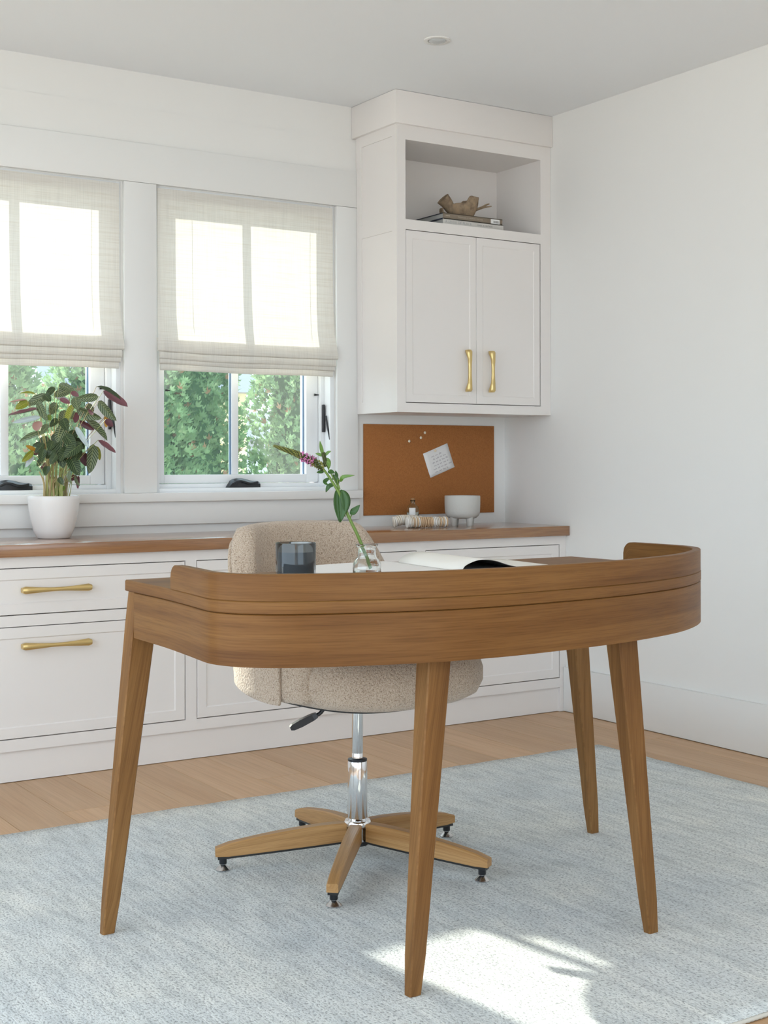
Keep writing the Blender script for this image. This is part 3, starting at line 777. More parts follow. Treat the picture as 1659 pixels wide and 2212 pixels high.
# tub wall: back and arms in one wrap. phi = 0 at the back (+Y), +-pi/2 at the arms
def tub_top(ph):
    a = abs(ph)
    return 0.858 - 0.006 * (a / 0.62) ** 2 if a < 0.62 else (0.852 - 0.234 * (1 - math.cos(min(1, (a - 0.62) / 0.76) * PI)) / 2 if a < 1.38 else 0.618 - 0.015 * (a - 1.38))
def tub_bot(ph):
    a = abs(ph)
    return 0.470 if a < 1.0 else 0.470 - 0.024 * min(1, (a - 1.0) / 0.6)
PHM = 1.92
def tub(name, thick, inset, top_d, bot_d, phm, m, seg=64):
    v = []; f = []
    prof = []
    nh = 9
    for i in range(seg + 1):
        ph = -phm + 2 * phm * i / seg
        zt = tub_top(ph) - top_d; zb = tub_bot(ph) + bot_d
        ring = []
        def rad(zz):
            t = (zz - 0.45) / 0.42
            base = 0.292 + 0.027 * t * (0.4 + 0.6 * max(0, math.cos(ph)) ** 0.7)
            return base
        th = thick
        def P(r, zz):
            x_, y_ = sup(PI / 2 + ph, r, r * 0.97, 0.86)
            # arms run forward rather than closing in
            return sw((x_, y_, zz))
        for k in range(nh): # outer up
            zz = zb + th * 0.3 + (zt - th * 0.35 - zb - th * 0.3) * k / (nh - 1); ring.append(P(rad(zz) - inset, zz))
        ring.append(P(rad(zt) - inset - th * 0.15, zt - th * 0.1)); ring.append(P(rad(zt) - inset - th * 0.5, zt)); ring.append(P(rad(zt) - inset - th * 0.85, zt - th * 0.1))
        for k in range(nh):
            zz = zt - th * 0.35 + (zb + th * 0.3 - zt + th * 0.35) * k / (nh - 1); ring.append(P(rad(zz) - inset - th, zz))
        ring.append(P(rad(zb) - inset - th * 0.85, zb + th * 0.08)); ring.append(P(rad(zb) - inset - th * 0.5, zb)); ring.append(P(rad(zb) - inset - th * 0.15, zb + th * 0.08))
        v += ring; m_ = len(ring)
    for i in range(seg):
        for k in range(m_):
            k2 = (k + 1) % m_; f.append((i * m_ + k, i * m_ + k2, i * m_ + m_ + k2, i * m_ + m_ + k))
    # rounded ends
    for base, sgn in ((0, -1), (seg * m_, 1)):
        ring = [Vector(v[base + k]) for k in range(m_)]
        c = sum(ring, Vector()) / m_
        ph = sgn * phm
        dirv = Vector(sw((-math.sin(ph + sgn * 0.9) * 1.0, math.cos(ph + sgn * 0.9), 0))).normalized()
        dirv = Vector(sw((-math.cos(ph) * sgn, -math.sin(ph) * sgn, 0))).normalized()
        prev = base
        for (kk, out) in ((0.93, 0.35), (0.72, 0.72), (0.35, 0.95)):
            st = len(v)
            for k in range(m_):
                q = ring[k] - c
                hz = Vector((q.x, q.y, 0)) * kk + Vector((0, 0, q.z * (1 - (1 - kk) * 0.35)))
                v.append(tuple(c + hz + dirv * (thick * 0.5 * out)))
            for k in range(m_):
                k2 = (k + 1) % m_; f.append((prev + k, prev + k2, st + k2, st + k))
            prev = st
        f.append(tuple(prev + k for k in range(m_)))
    bm = bmesh.new(); vs = [bm.verts.new(p) for p in v]
    for q in f:
        try: bm.faces.new([vs[i] for i in q])
        except ValueError: pass
    return fin(name, bm, m, CH, True)
tub('backrest', 0.060, 0.006, 0.0, 0.0, PHM, M_FABRIC)
tub('outer_shell', 0.010, -0.003, 0.035, -0.002, 1.72, M_FABRIC)
# lever
lv = tube('lever', curve_pts([(-0.06, 0.0, 0.424), (-0.085, 0.010, 0.408), (-0.098, 0.016, 0.392), (-0.112, 0.022, 0.384)], 5), 0.0050, M_BLACK, CH, 8)
p0 = Vector((-0.106, 0.019, 0.388)); p1 = Vector((-0.166, 0.046, 0.357))
dd = (p1 - p0).normalized(); sd = Vector((0, 0, 1)).cross(dd).normalized(); upv = dd.cross(sd)
v = []; f = []
for (t, w_, h_) in ((0, .007, .006), (0.15, .009, .008), (0.6, .0105, .009), (0.9, .011, .0075), (1.0, .0105, .004)):
    c = p0.lerp(p1, t)
    for (a_, b__) in ((-1, -1), (1, -1), (1, 1), (-1, 1)): v.append(c + sd * (w_ * a_) + upv * (h_ * b__))
for i in range(4):
    for k in range(4):
        k2 = (k + 1) % 4; f.append((i * 4 + k, i * 4 + k2, i * 4 + 4 + k2, i * 4 + 4 + k))
f.append((3, 2, 1, 0)); f.append((16, 17, 18, 19))
from_data('lever_paddle', v, f, M_BLACK, lv)

# ------------------------------------------------------------------ things on the desk
def dw(u_, v_, z_=0.0):
    """desk plan position (u along the desk, v towards the front) to world"""
    c, s_ = math.cos(DTH), math.sin(DTH)
    return (DO[0] + u_ * c + v_ * s_, DO[1] + u_ * s_ - v_ * c, z_)
TT = 0.7603
VIEW = -0.573274
# candle in a smoked tumbler
cd = empty('candle', dw(-0.388, 0.302, TT), label='grey candle in a smoky blue glass tumbler on the desk', cat='candle')
lathe('tumbler', [(0.0, 0.0), (0.0385, 0.0), (0.0400, 0.0015), (0.0413, 0.010), (0.0418, 0.0842), (0.0412, 0.0855), (0.0400, 0.0855), (0.0394, 0.0842), (0.0388, 0.012), (0.0, 0.010)], M_SMOKE, cd, 56)
lathe('wax', [(0.0, 0.0105), (0.0380, 0.0125), (0.0386, 0.0665), (0.036, 0.0655), (0.0, 0.0645)], M_WAX, cd, 48)
tube('wick', [(0, 0, 0.064), (0.0003, 0, 0.070), (0.001, 0.0005, 0.0775)], [0.0013, 0.0013, 0.0012], mat('wick', (0.45, 0.30, 0.22), 0.8), cd, 6)

# bud vase
VP = dw(-0.322, 0.470, TT)
va = empty('bud_vase', VP, label='small clear glass bottle vase holding a flower stem on the desk', cat='vase')
outer = [(0.0, 0.0), (0.0255, 0.0), (0.0278, 0.002), (0.0285, 0.006), (0.0287, 0.040), (0.0275, 0.050), (0.0240, 0.0575), (0.0195, 0.0620), (0.0182, 0.0660), (0.0180, 0.0800), (0.0205, 0.0830), (0.0222, 0.0858), (0.0215, 0.0885)]
inner = [(0.0175, 0.0885), (0.0160, 0.0850), (0.0158, 0.0660), (0.0175, 0.0605), (0.0222, 0.0550), (0.0255, 0.0480), (0.0265, 0.040), (0.0263, 0.010), (0.0245, 0.0065), (0.0, 0.006)]
lathe('bottle', outer + inner, M_CLEAR, va, 56, smooth=True)
lathe('water', [(0.0, 0.0062), (0.0240, 0.0067), (0.0259, 0.0102), (0.0261, 0.034), (0.0, 0.034)], M_WATER, va, 40)

# cut flower: built in a frame whose X runs across the view
def pxl(px, py): return ((px - 793.0) * 0.000921, 1.008 - TT - (py - 1002.0) * 0.000921)
M_STEM = mat('green_stem', (0.13, 0.215, 0.035), 0.45)
M_FLEAF = mat('deep_green_leaf', (0.030, 0.088, 0.014), 0.42)
bsdf(M_FLEAF).inputs['Specular IOR Level'].default_value = 0.4
M_FLEAF2 = mat('fresh_green_leaf', (0.10, 0.20, 0.030), 0.45)
M_BUD = mat('olive_buds', (0.27, 0.27, 0.065), 0.6)
M_BUD2 = mat('dark_calyx', (0.065, 0.08, 0.02), 0.6)
M_PINK = mat('pink_florets', (0.58, 0.19, 0.40), 0.6)
fl_ = empty('flower_stem', VP, VIEW, label='leaning green stem with a pink-tinged flower spike in the glass vase', cat='flower')
def FP(px, py, dy=0.0):
    x_, z__ = pxl(px, py); return (x_, dy, z__ - 0.0003)
main = [FP(801, 1228, 0.004), FP(789, 1195, 0.002), FP(774, 1158), FP(758, 1125), FP(746, 1098), FP(733, 1065), FP(718, 1040), FP(703, 1018), FP(690, 1005), FP(676, 996), FP(662, 988), FP(640, 979), FP(615, 970), FP(592, 962)]
mc = curve_pts(main, 6)
nm = len(mc)
tube('stem', mc, [0.0036 - 0.0022 * (i / nm) for i in range(nm)], M_STEM, fl_, 10)
def leaf_mesh(name, base, mid, tip, width, m, parent, normal=(0, -1, 0), fold=0.25, n=10):
    c = curve_pts([base, mid, tip], n // 2); v = []; f = []
    nrm = Vector(normal).normalized()
    for i, p in enumerate(c):
        t = i / (len(c) - 1); p = Vector(p)
        d = (Vector(c[min(i + 1, len(c) - 1)]) - Vector(c[max(i - 1, 0)])).normalized()
        sdv = d.cross(nrm).normalized()
        wv = width / 2 * (math.sin(PI * min(1, t ** 0.8)) ** 0.75) if 0 < t < 1 else 0.0003
        nn = sdv.cross(d)
        for s_ in (-1, -0.5, 0, 0.5, 1): v.append(p + sdv * (wv * s_) + nn * (wv * fold * abs(s_)))
    for i in range(len(c) - 1):
        for k in range(4): f.append((i * 5 + k, i * 5 + k + 1, i * 5 + 6 + k, i * 5 + 5 + k))
    o = from_data(name, v, f, m, parent, True)
    md = o.modifiers.new('thickness', 'SOLIDIFY'); md.thickness = 0.0004
    return o
lf = [((737, 1057), (744, 1085), (736, 1128), 0.021, M_FLEAF, (-0.2, -1, 0)), ((728, 1055), (727, 1090), (734, 1128), 0.013, M_FLEAF, (0.5, -1, 0.2)), ((741, 1058), (747, 1082), (748, 1108), 0.020, M_FLEAF, (0.3, -1, 0)),
      ((730, 1062), (738, 1090), (746, 1117), 0.012, M_FLEAF2, (-0.5, -1, 0)),
      ((756, 1108), (765, 1104), (778, 1090), 0.014, M_FLEAF, (0.2, -1, 0.5)), ((748, 1098), (752, 1090), (757, 1083), 0.009, M_FLEAF2, (0.2, -1, 0)),
      ((722, 1048), (711, 1050), (704, 1063), 0.010, M_FLEAF, (0, -1, 0.5)), ((712, 1032), (702, 1040), (710, 1048), 0.008, M_FLEAF, (0.3, -1, 0.2)),
      ((737, 1040), (742, 1030), (767, 1026), 0.008, M_FLEAF2, (0, -1, 0.3)), ((731, 1047), (727, 1034), (719, 1024), 0.010, M_FLEAF, (0, -1, 0)),
      ((709, 1017), (716, 1019), (724, 1021), 0.010, M_FLEAF, (0, -1, 0.5)), ((700, 1019), (692, 1019), (685, 1020), 0.007, M_FLEAF, (0, -1, 0.4)),
      ((706, 1000), (710, 1000), (711, 1009), 0.010, M_FLEAF2, (0.2, -1, 0)), ((704, 988), (710, 998), (712, 1012), 0.010, M_FLEAF2, (0.2, -1, 0)),
      ((699, 985), (695, 968), (692, 952), 0.007, M_FLEAF2, (0, -1, 0)), ((698, 985), (690, 981), (682, 979), 0.006, M_FLEAF2, (0, -1, 0.3)), ((703, 984), (709, 977), (716, 974), 0.006, M_FLEAF2, (0, -1, 0.3)),
      ((718, 1035), (727, 1028), (725, 1016), 0.008, M_FLEAF, (0, -1, 0))]
for (b0, b1, b2, wv, m_, nr) in lf:
    dy = random.uniform(-0.006, 0.004)
    leaf_mesh('leaf', FP(*b0), FP(b1[0], b1[1], dy), FP(b2[0], b2[1], dy * 2), wv, m_, fl_, nr)
for pp in ([(752, 1118), (746, 1104), (741, 1092)], [(756, 1120), (760, 1112), (765, 1106)], [(743, 1088), (733, 1058), (725, 1040), (714, 1020), (706, 1003), (701, 985)], [(735, 1056), (731, 1044), (730, 1036), (738, 1040)], [(720, 1040), (712, 1030), (706, 1022)]):
    tube('side_stem', curve_pts([FP(*q, -0.001) for q in pp], 5), 0.0013, M_STEM, fl_, 6)
# spike: rows of small buds, darker calyces between, pink florets in the middle third
def merge_balls(name, items, m, parent):
    v = []; f = []
    for (c, r, el) in items:
        st = len(v)
        c = Vector(c)
        for (dx, dy, dz) in ((1, 0, 0), (-1, 0, 0), (0, 1, 0), (0, -1, 0), (0, 0, 1), (0, 0, -1)):
            v.append(c + Vector((dx * r, dy * r, dz * r * el)))
        for q in ((0, 2, 4), (2, 1, 4), (1, 3, 4), (3, 0, 4), (2, 0, 5), (1, 2, 5), (3, 1, 5), (0, 3, 5)): f.append(tuple(st + k for k in q))
    return from_data(name, v, f, m, parent, True)
spine = curve_pts([FP(700, 1010), FP(676, 996), FP(655, 986), FP(640, 979), FP(615, 970), FP(592, 962)], 14)
buds, cal, pink = [], [], []
ns = len(spine)
for i, p in enumerate(spine):
    t = i / (ns - 1); p = Vector(p)
    d = (Vector(spine[min(i + 1, ns - 1)]) - Vector(spine[max(i - 1, 0)])).normalized()
    a1 = d.cross(Vector((0, 1, 0))).normalized(); a2 = d.cross(a1)
    R = 0.0056 * (1 - 0.78 * max(0, (t - 0.40) / 0.60) ** 1.9)
    for k in range(9):
        an = 2 * PI * (k + 0.5 * (i % 2)) / 9 + i * 0.2
        o_ = a1 * math.cos(an) + a2 * math.sin(an)
        if t > 0.40: (buds if (k + i) % 2 == 0 else cal).append((p + o_ * R, 0.0017 * (1 - 0.2 * t), 1.2))
        elif t < 0.26 and k % 2 == 0: (buds if k % 4 else cal).append((p + o_ * (R * 0.9 + random.uniform(0, 0.003)), 0.0020, 1.3))
    if 0.16 < t < 0.46:
        for k in range(8):
            an = random.random() * 2 * PI; o_ = a1 * math.cos(an) + a2 * math.sin(an)
            pink.append((p + o_ * (0.0055 + random.random() * 0.005) + d * random.uniform(-0.003, 0.003), 0.0013, 1.5))
            cal.append((p + o_ * 0.0045, 0.0018, 1.2))
merge_balls('flower_buds', buds, M_BUD, fl_); merge_balls('calyces', cal, M_BUD2, fl_)
setp(merge_balls('florets', pink, M_PINK, fl_), label='tiny mauve pink florets')
top2 = curve_pts([FP(706, 1006), FP(702, 992), FP(699, 978)], 8); cal2 = []
for i, p in enumerate(top2):
    for k in range(6):
        an = 2 * PI * k / 6 + i
        cal2.append((Vector(p) + Vector((math.cos(an), math.sin(an), 0)) * 0.003, 0.0019, 1.2))
merge_balls('side_buds', cal2, M_BUD2, fl_)

# open magazine
mg = empty('magazine', dw(0.040, 0.18, TT), DTH - 0.13, label='open magazine with a curled page lying on the desk', cat='magazine')
def sheet(name, prof, v0, v1, m, parent, th=0.0):
    """prof: (u, z) across, v0..v1 along the spine (towards the front = -Y)."""
    c = curve_pts(prof, 6); v = []; f = []
    for i, p in enumerate(c):
        for k in range(5): v.append((p[0], -(v0 + (v1 - v0) * k / 4), p[1]))
    for i in range(len(c) - 1):
        for k in range(4): f.append((i * 5 + k, i * 5 + k + 1, i * 5 + 6 + k, i * 5 + 5 + k))
    o = from_data(name, v, f, m, parent, True)
    if th:
        md = o.modifiers.new('thickness', 'SOLIDIFY'); md.thickness = th; md.offset = 1.0
    return o
def block(name, prof, v0, v1, m, parent, zb=0.0006):
    c = curve_pts(prof, 6); v = []; f = []
    for p in c:
        for (vv, zz) in ((v0, zb), (v1, zb), (v1, p[1]), (v0, p[1])): v.append((p[0], -vv, zz))
    for i in range(len(c) - 1):
        for k in range(4):
            k2 = (k + 1) % 4; f.append((i * 4 + k, i * 4 + k2, i * 4 + 4 + k2, i * 4 + 4 + k))
    n = len(c); f.append((0, 1, 2, 3)); f.append(tuple((n - 1) * 4 + k for k in range(4)))
    bm = bmesh.new(); vs = [bm.verts.new(p) for p in v]
    for q in f: bm.faces.new([vs[i] for i in q])
    return fin(name, bm, m, parent, 40)
block('left_pages', [(-0.285, 0.006), (-0.20, 0.010), (-0.10, 0.0125), (-0.03, 0.0125), (0.0, 0.007)], -0.165, 0.155, M_PAPER, mg)
block('right_pages', [(0.0, 0.006), (0.05, 0.0085), (0.15, 0.0075), (0.29, 0.004)], -0.165, 0.155, M_PAPER, mg)
box('cover', -0.29, 0.295, -0.157, 0.167, 0.0, 0.0007, M_DARKPAGE, mg)
sheet('curled_page', [(0.0, 0.0085), (0.012, 0.022), (0.045, 0.0325), (0.085, 0.030), (0.13, 0.017), (0.18, 0.011), (0.288, 0.0075)], -0.160, 0.150, M_CREAM, mg, 0.0006)
setp(sheet('printed_underside', [(0.001, 0.0080), (0.013, 0.0205), (0.046, 0.0310), (0.086, 0.0285), (0.131, 0.0155), (0.181, 0.0100), (0.287, 0.0068)], -0.159, 0.149, M_DARKPAGE, mg), label='dark printed underside of the curled page')

# ------------------------------------------------------------------ things on the worktop
CT = 0.7552
PX, PY = -2.052, -0.128
pl = empty('potted_plant', (PX, PY, CT), VIEW, label='bushy striped-leaf houseplant in a white ceramic pot on the worktop', cat='plant')
lathe('pot', [(0.0, 0.0), (0.051, 0.0), (0.057, 0.003), (0.068, 0.028), (0.0785, 0.068), (0.0845, 0.102), (0.0872, 0.132), (0.0870, 0.1435), (0.0855, 0.1455), (0.0835, 0.1440), (0.0815, 0.130), (0.074, 0.118), (0.0, 0.116)], M_CERAM, pl, 64)
lathe('soil', [(0.0, 0.1285), (0.05, 0.128), (0.0805, 0.124)], M_SOIL, pl, 40)

def leaf_top_mat(name, c1, c2, c3):
    m = mat(name, c1, 0.42)
    bsdf(m).inputs['Specular IOR Level'].default_value = 0.35
    t = N(m, 'ShaderNodeTexCoord'); sp = N(m, 'ShaderNodeSeparateXYZ'); L(m, t, 'UV', sp, 0)
    ab = N(m, 'ShaderNodeMath', operation='SUBTRACT'); ab.inputs[1].default_value = 0.5; L(m, sp, 'Y', ab, 0)
    aa = N(m, 'ShaderNodeMath', operation='ABSOLUTE'); L(m, ab, 0, aa, 0)
    k1 = N(m, 'ShaderNodeMath', operation='MULTIPLY_ADD'); L(m, aa, 0, k1, 0); k1.inputs[1].default_value = -0.55; L(m, sp, 'X', k1, 2)
    k2 = N(m, 'ShaderNodeMath', operation='MULTIPLY'); L(m, k1, 0, k2, 0); k2.inputs[1].default_value = 2 * PI * 8.5
    sn = N(m, 'ShaderNodeMath', operation='SINE'); L(m, k2, 0, sn, 0)
    k3 = N(m, 'ShaderNodeMath', operation='MULTIPLY_ADD'); L(m, sn, 0, k3, 0); k3.inputs[1].default_value = 0.5; k3.inputs[2].default_value = 0.5
    r = ramp(m, [(0.25, c2), (0.6, c1)]); L(m, k3, 0, r, 0)
    lt = N(m, 'ShaderNodeMath', operation='LESS_THAN'); L(m, aa, 0, lt, 0); lt.inputs[1].default_value = 0.025
    x_ = mixc(m, (r, 0), c3, (lt, 0)); L(m, x_, 2, bsdf(m), 'Base Color')
    return m
M_CTOP = leaf_top_mat('striped_leaf_top', (0.21, 0.25, 0.14), (0.030, 0.058, 0.018), (0.25, 0.29, 0.13))
M_CDARK = leaf_top_mat('dark_striped_leaf_top', (0.075, 0.11, 0.045), (0.010, 0.028, 0.008), (0.12, 0.165, 0.06))
M_CYEL = leaf_top_mat('yellow_green_leaf_top', (0.36, 0.36, 0.05), (0.16, 0.21, 0.025), (0.42, 0.40, 0.09))  # yellow-green leaves; the glow of a backlit leaf is in this colour too
M_CPUR = mat('purple_leaf_underside', (0.19, 0.07, 0.085), 0.45)
M_CDPUR = mat('dark_wine_leaf_underside', (0.10, 0.028, 0.035), 0.4)
M_CSIL = mat('silver_sheen_leaf', (0.52, 0.60, 0.60), 0.25)  # silver leaf tone, and white sheen of glossy leaves put into the colour
M_CORG = mat('amber_leaf', (0.50, 0.27, 0.03), 0.5)
M_CPINK = mat('brown_backlit_pink_leaf', (0.46, 0.26, 0.22), 0.5)  # brownish leaf, and the pink-tan of a backlit leaf put into the colour
M_CBRI = mat('bright_green_leaf', (0.20, 0.32, 0.05), 0.4)
def calathea_mesh(name, top, under, curl):
    """unit leaf: base at origin, along +X length 1, half width 0.5, faces +Z."""
    nx_, ny_ = 10, 6; v = []; f = []; uv = []; mi = []
    for side in (0, 1):
        for i in range(nx_ + 1):
            t = i / nx_
            wv = 0.5 * (math.sin(PI * t ** 0.85) ** 0.55 if 0 < t < 1 else 0.0) * (1 - 0.12 * t)
            for k in range(ny_ + 1):
                s_ = -1 + 2 * k / ny_
                v.append((t - 0.03 * math.sin(PI * t) * 0, s_ * wv, -curl * t * t + 0.16 * abs(s_) * wv + 0.02 * math.sin(t * 16 + 2) * s_ * wv - side * 0.004))
                uv.append((t, 0.5 + 0.5 * s_))
    m_ = (nx_ + 1) * (ny_ + 1)
    for side in (0, 1):
        for i in range(nx_):
            for k in range(ny_):
                q = side * m_ + i * (ny_ + 1) + k
                fc = (q, q + ny_ + 1, q + ny_ + 2, q + 1)
                f.append(fc if side == 0 else fc[::-1]); mi.append(side)
    me = bpy.data.meshes.new(name)
    me.from_pydata(v, [], f); ul = me.uv_layers.new(name='UVMap')
    for lp in me.loops: ul.data[lp.index].uv = uv[lp.vertex_index]
    me.polygons.foreach_set('material_index', mi)
    me.materials.append(top); me.materials.append(under); me.shade_smooth()
    return me
LM = {'t': calathea_mesh('leaf', M_CTOP, M_CPUR, 0.14), 'd': calathea_mesh('leaf', M_CDARK, M_CDPUR, 0.16), 'y': calathea_mesh('leaf', M_CYEL, M_CPUR, 0.12),
      'p': calathea_mesh('leaf', M_CPUR, M_CTOP, -0.16), 'w': calathea_mesh('leaf', M_CDPUR, M_CDARK, -0.1), 's': calathea_mesh('leaf', M_CSIL, M_CPUR, 0.1),
      'o': calathea_mesh('leaf', M_CORG, M_CDPUR, 0.1), 'k': calathea_mesh('leaf', M_CPINK, M_CYEL, -0.1), 'b': calathea_mesh('leaf', M_CBRI, M_CYEL, 0.1)}
# leaf list: base x,y tip x,y visible width, kind  (measured across the plant, in 0.32 mm units, x from the pot axis)
LV = [(810, 320, 630, 385, 105, 't'), (705, 275, 870, 335, 75, 't'), (580, 390, 358, 487, 100, 't'), (430, 372, 285, 352, 34, 'y'), (372, 440, 205, 485, 34, 'k'), (385, 460, 262, 532, 85, 'y'),
      (512, 535, 230, 655, 62, 'p'), (532, 622, 255, 688, 52, 's'), (515, 795, 268, 858, 78, 't'), (505, 455, 605, 662, 82, 't'), (672, 468, 592, 592, 95, 't'), (735, 540, 688, 722, 90, 't'),
      (772, 712, 702, 892, 128, 't'), (875, 482, 785, 692, 78, 'y'), (890, 415, 935, 542, 100, 't'), (1140, 408, 922, 440, 78, 't'), (1118, 300, 1397, 402, 46, 'd'), (1158, 338, 1408, 542, 95, 'p'),
      (1125, 448, 1302, 668, 88, 't'), (893, 535, 1152, 655, 82, 't'), (1205, 568, 1180, 732, 62, 'o'), (1208, 648, 1292, 732, 66, 'w'), (922, 668, 1092, 752, 52, 'w'), (975, 642, 1238, 842, 66, 't'),
      (903, 728, 1062, 950, 56, 's'), (1130, 868, 1305, 1035, 52, 'p'), (795, 815, 925, 935, 115, 'd'), (735, 878, 778, 1155, 130, 'd'), (985, 905, 820, 1040, 130, 'd'), (842, 1045, 955, 1230, 118, 'd'),
      (1055, 910, 1040, 1222, 95, 't'), (1065, 930, 1118, 1082, 46, 'y'), (565, 825, 515, 975, 115, 'd'), (495, 898, 382, 928, 50, 'd'), (452, 978, 372, 928, 44, 'o'), (505, 955, 440, 1035, 64, 'w'),
      (432, 982, 342, 1098, 52, 'y'), (428, 1040, 352, 1155, 50, 's'), (570, 965, 570, 1090, 84, 'd'), (655, 875, 640, 970, 95, 'd'), (525, 1045, 445, 1145, 60, 'd'), (615, 1095, 498, 1172, 55, 'w'),
      (650, 995, 640, 1155, 66, 'w'), (610, 1145, 612, 1228, 74, 'd'), (728, 1262, 778, 1338, 54, 'd'), (772, 1362, 612, 1452, 74, 'b'), (895, 1250, 815, 1302, 62, 'w'), (858, 1185, 880, 1322, 44, 't'),
      (898, 1250, 922, 1392, 44, 'p'), (905, 1245, 955, 1352, 34, 't'), (500, 668, 505, 785, 100, 'k'), (712, 425, 835, 485, 52, 'p'), (815, 348, 922, 412, 54, 'p'), (785, 438, 640, 402, 44, 's'),
      (1038, 558, 1142, 586, 34, 'p'), (888, 568, 880, 692, 64, 'p'), (605, 600, 640, 660, 50, 'b'), (880, 860, 990, 960, 100, 'd'), (690, 950, 600, 1060, 90, 'd'), (930, 1000, 985, 1150, 95, 'w'),
      (700, 800, 640, 920, 100, 'd'), (850, 760, 900, 880, 90, 'd'), (600, 700, 560, 800, 70, 't'), (940, 960, 900, 1090, 100, 'd'), (720, 1020, 660, 1120, 80, 'd'), (780, 560, 860, 640, 80, 't'), (690, 640, 620, 720, 70, 'd'), (820, 940, 760, 1080, 100, 'd'), (560, 900, 480, 1000, 70, 'd'), (640, 300, 560, 400, 70, 'd'), (980, 480, 1060, 560, 70, 't'), (760, 640, 830, 760, 90, 'd'), (640, 760, 690, 880, 80, 'y'), (560, 380, 640, 450, 80, 'd')]
K = 0.000321
M_PSTEM = mat('pale_green_petiole', (0.34, 0.38, 0.12), 0.5); M_PSTEM2 = mat('tan_petiole', (0.42, 0.32, 0.15), 0.55)
for i, (bx, by, tx, ty, wv, kd) in enumerate(LV):
    q = lambda X_, Y_: Vector(((X_ - 640) * K, 0, 0.1455 + (1462 - Y_) * K))
    B, T = q(bx, by), q(tx, ty)
    front = by > 800 and 560 < (bx + tx) / 2 < 960
    dep = -random.uniform(0.03, 0.075) if kd in 'td' and front else random.uniform(-0.05, 0.05)
    B.y = dep * 0.8; T.y = dep - random.uniform(0.0, 0.03)
    d = T - B; ln = d.length; d.normalize()
    real_w = max(wv * K * 1.12, (0.42 if kd not in 'so' else 0.2) * ln); vis = min(1.0, wv * K * 1.12 / real_w)
    tilt = math.acos(vis) * random.choice((-1, 1)) * 0.92
    nv = Vector((0, -1, 0.25)); nv = (nv - d * nv.dot(d)).normalized()
    nv = Matrix.Rotation(tilt, 3, d) @ nv
    sv = nv.cross(d).normalized()
    o = bpy.data.objects.new('leaf', LM[kd]); COL.objects.link(o); o.parent = pl
    mtx = Matrix((d * ln, sv * real_w, nv * ln)).transposed().to_4x4(); mtx.translation = B
    o.matrix_local = mtx
    # petiole
    st = Vector((max(-0.03, min(0.045, (bx - 660) * K * 0.25)) + random.uniform(-0.012, 0.012), random.uniform(-0.02, 0.02), 0.126))
    mid = st.lerp(B, 0.55); mid.x = st.x + (B.x - st.x) * 0.30; mid.z += 0.01
    tube('petiole', curve_pts([st, mid, B], 5), [0.0019] + [0.0010] * 9 + [0.0009], M_PSTEM if i % 2 else M_PSTEM2, pl, 5)
for i in range(13):
    x_ = -0.028 + 0.074 * i / 12 * 0.9; y_ = random.uniform(-0.025, 0.015)
    tp = (x_ * 1.25 + random.uniform(-0.01, 0.01), y_, 0.205 + random.uniform(0, 0.05))
    tube('stalk', curve_pts([(x_, y_, 0.120), (x_ + random.uniform(-0.003, 0.003), y_, 0.19), tp], 4), [0.0048 - 0.00035 * k for k in range(9)], M_PSTEM if i % 3 else M_PSTEM2, pl, 7)

# footed bowl
fb = empty('footed_bowl', (-0.347, -0.165, CT), 0.35, label='pale grey stoneware footed planter bowl on the worktop', cat='bowl')
lathe('bowl', [(0.0, 0.029), (0.038, 0.029), (0.056, 0.032), (0.0665, 0.041), (0.0715, 0.056), (0.0728, 0.085), (0.0730, 0.118), (0.0722, 0.1225), (0.0700, 0.1225), (0.0685, 0.118), (0.0680, 0.085), (0.060, 0.055), (0.0, 0.045)], M_GREYCER, fb, 56)
for k in range(4):
    an = PI / 4 + k * PI / 2 + 0.5
    lathe('foot', [(0.010, 0.0), (0.0118, 0.002), (0.0140, 0.025), (0.0165, 0.042), (0.012, 0.046)], M_GREYCER, fb, 20, (0.045 * math.cos(an), 0.045 * math.sin(an), 0))

# bottle with cork and label
bt = empty('corked_bottle', (-0.538, -0.085, CT), VIEW, label='tiny corked glass bottle with a white paper tag behind the beads', cat='bottle')
lathe('bottle', [(0.0, 0.0), (0.023, 0.0), (0.0248, 0.003), (0.0250, 0.070), (0.0225, 0.080), (0.0140, 0.087), (0.0095, 0.091), (0.0090, 0.100), (0.0108, 0.102), (0.0105, 0.105), (0.0075, 0.105), (0.0072, 0.091), (0.0125, 0.085), (0.0205, 0.078), (0.0230, 0.070), (0.0228, 0.005), (0.0, 0.004)], M_GREENG, bt, 36, smooth=True)
lathe('cork', [(0.0, 0.096), (0.0066, 0.096), (0.0073, 0.1055), (0.0080, 0.113), (0.0, 0.1135)], mat('bottle_cork', (0.40, 0.22, 0.10), 0.85), bt, 18)
v = []; f = []
for i in range(9):
    an = -PI / 2 - 0.10 + (i - 4) * 0.135
    for zz in (0.030, 0.0745): v.append((0.0255 * math.cos(an), 0.0255 * math.sin(an), zz))
for i in range(8): f.append((i * 2, i * 2 + 2, i * 2 + 3, i * 2 + 1))
o = from_data('paper_tag', v, f, M_PAPER, bt, True); md = o.modifiers.new('thickness', 'SOLIDIFY'); md.thickness = 0.0004

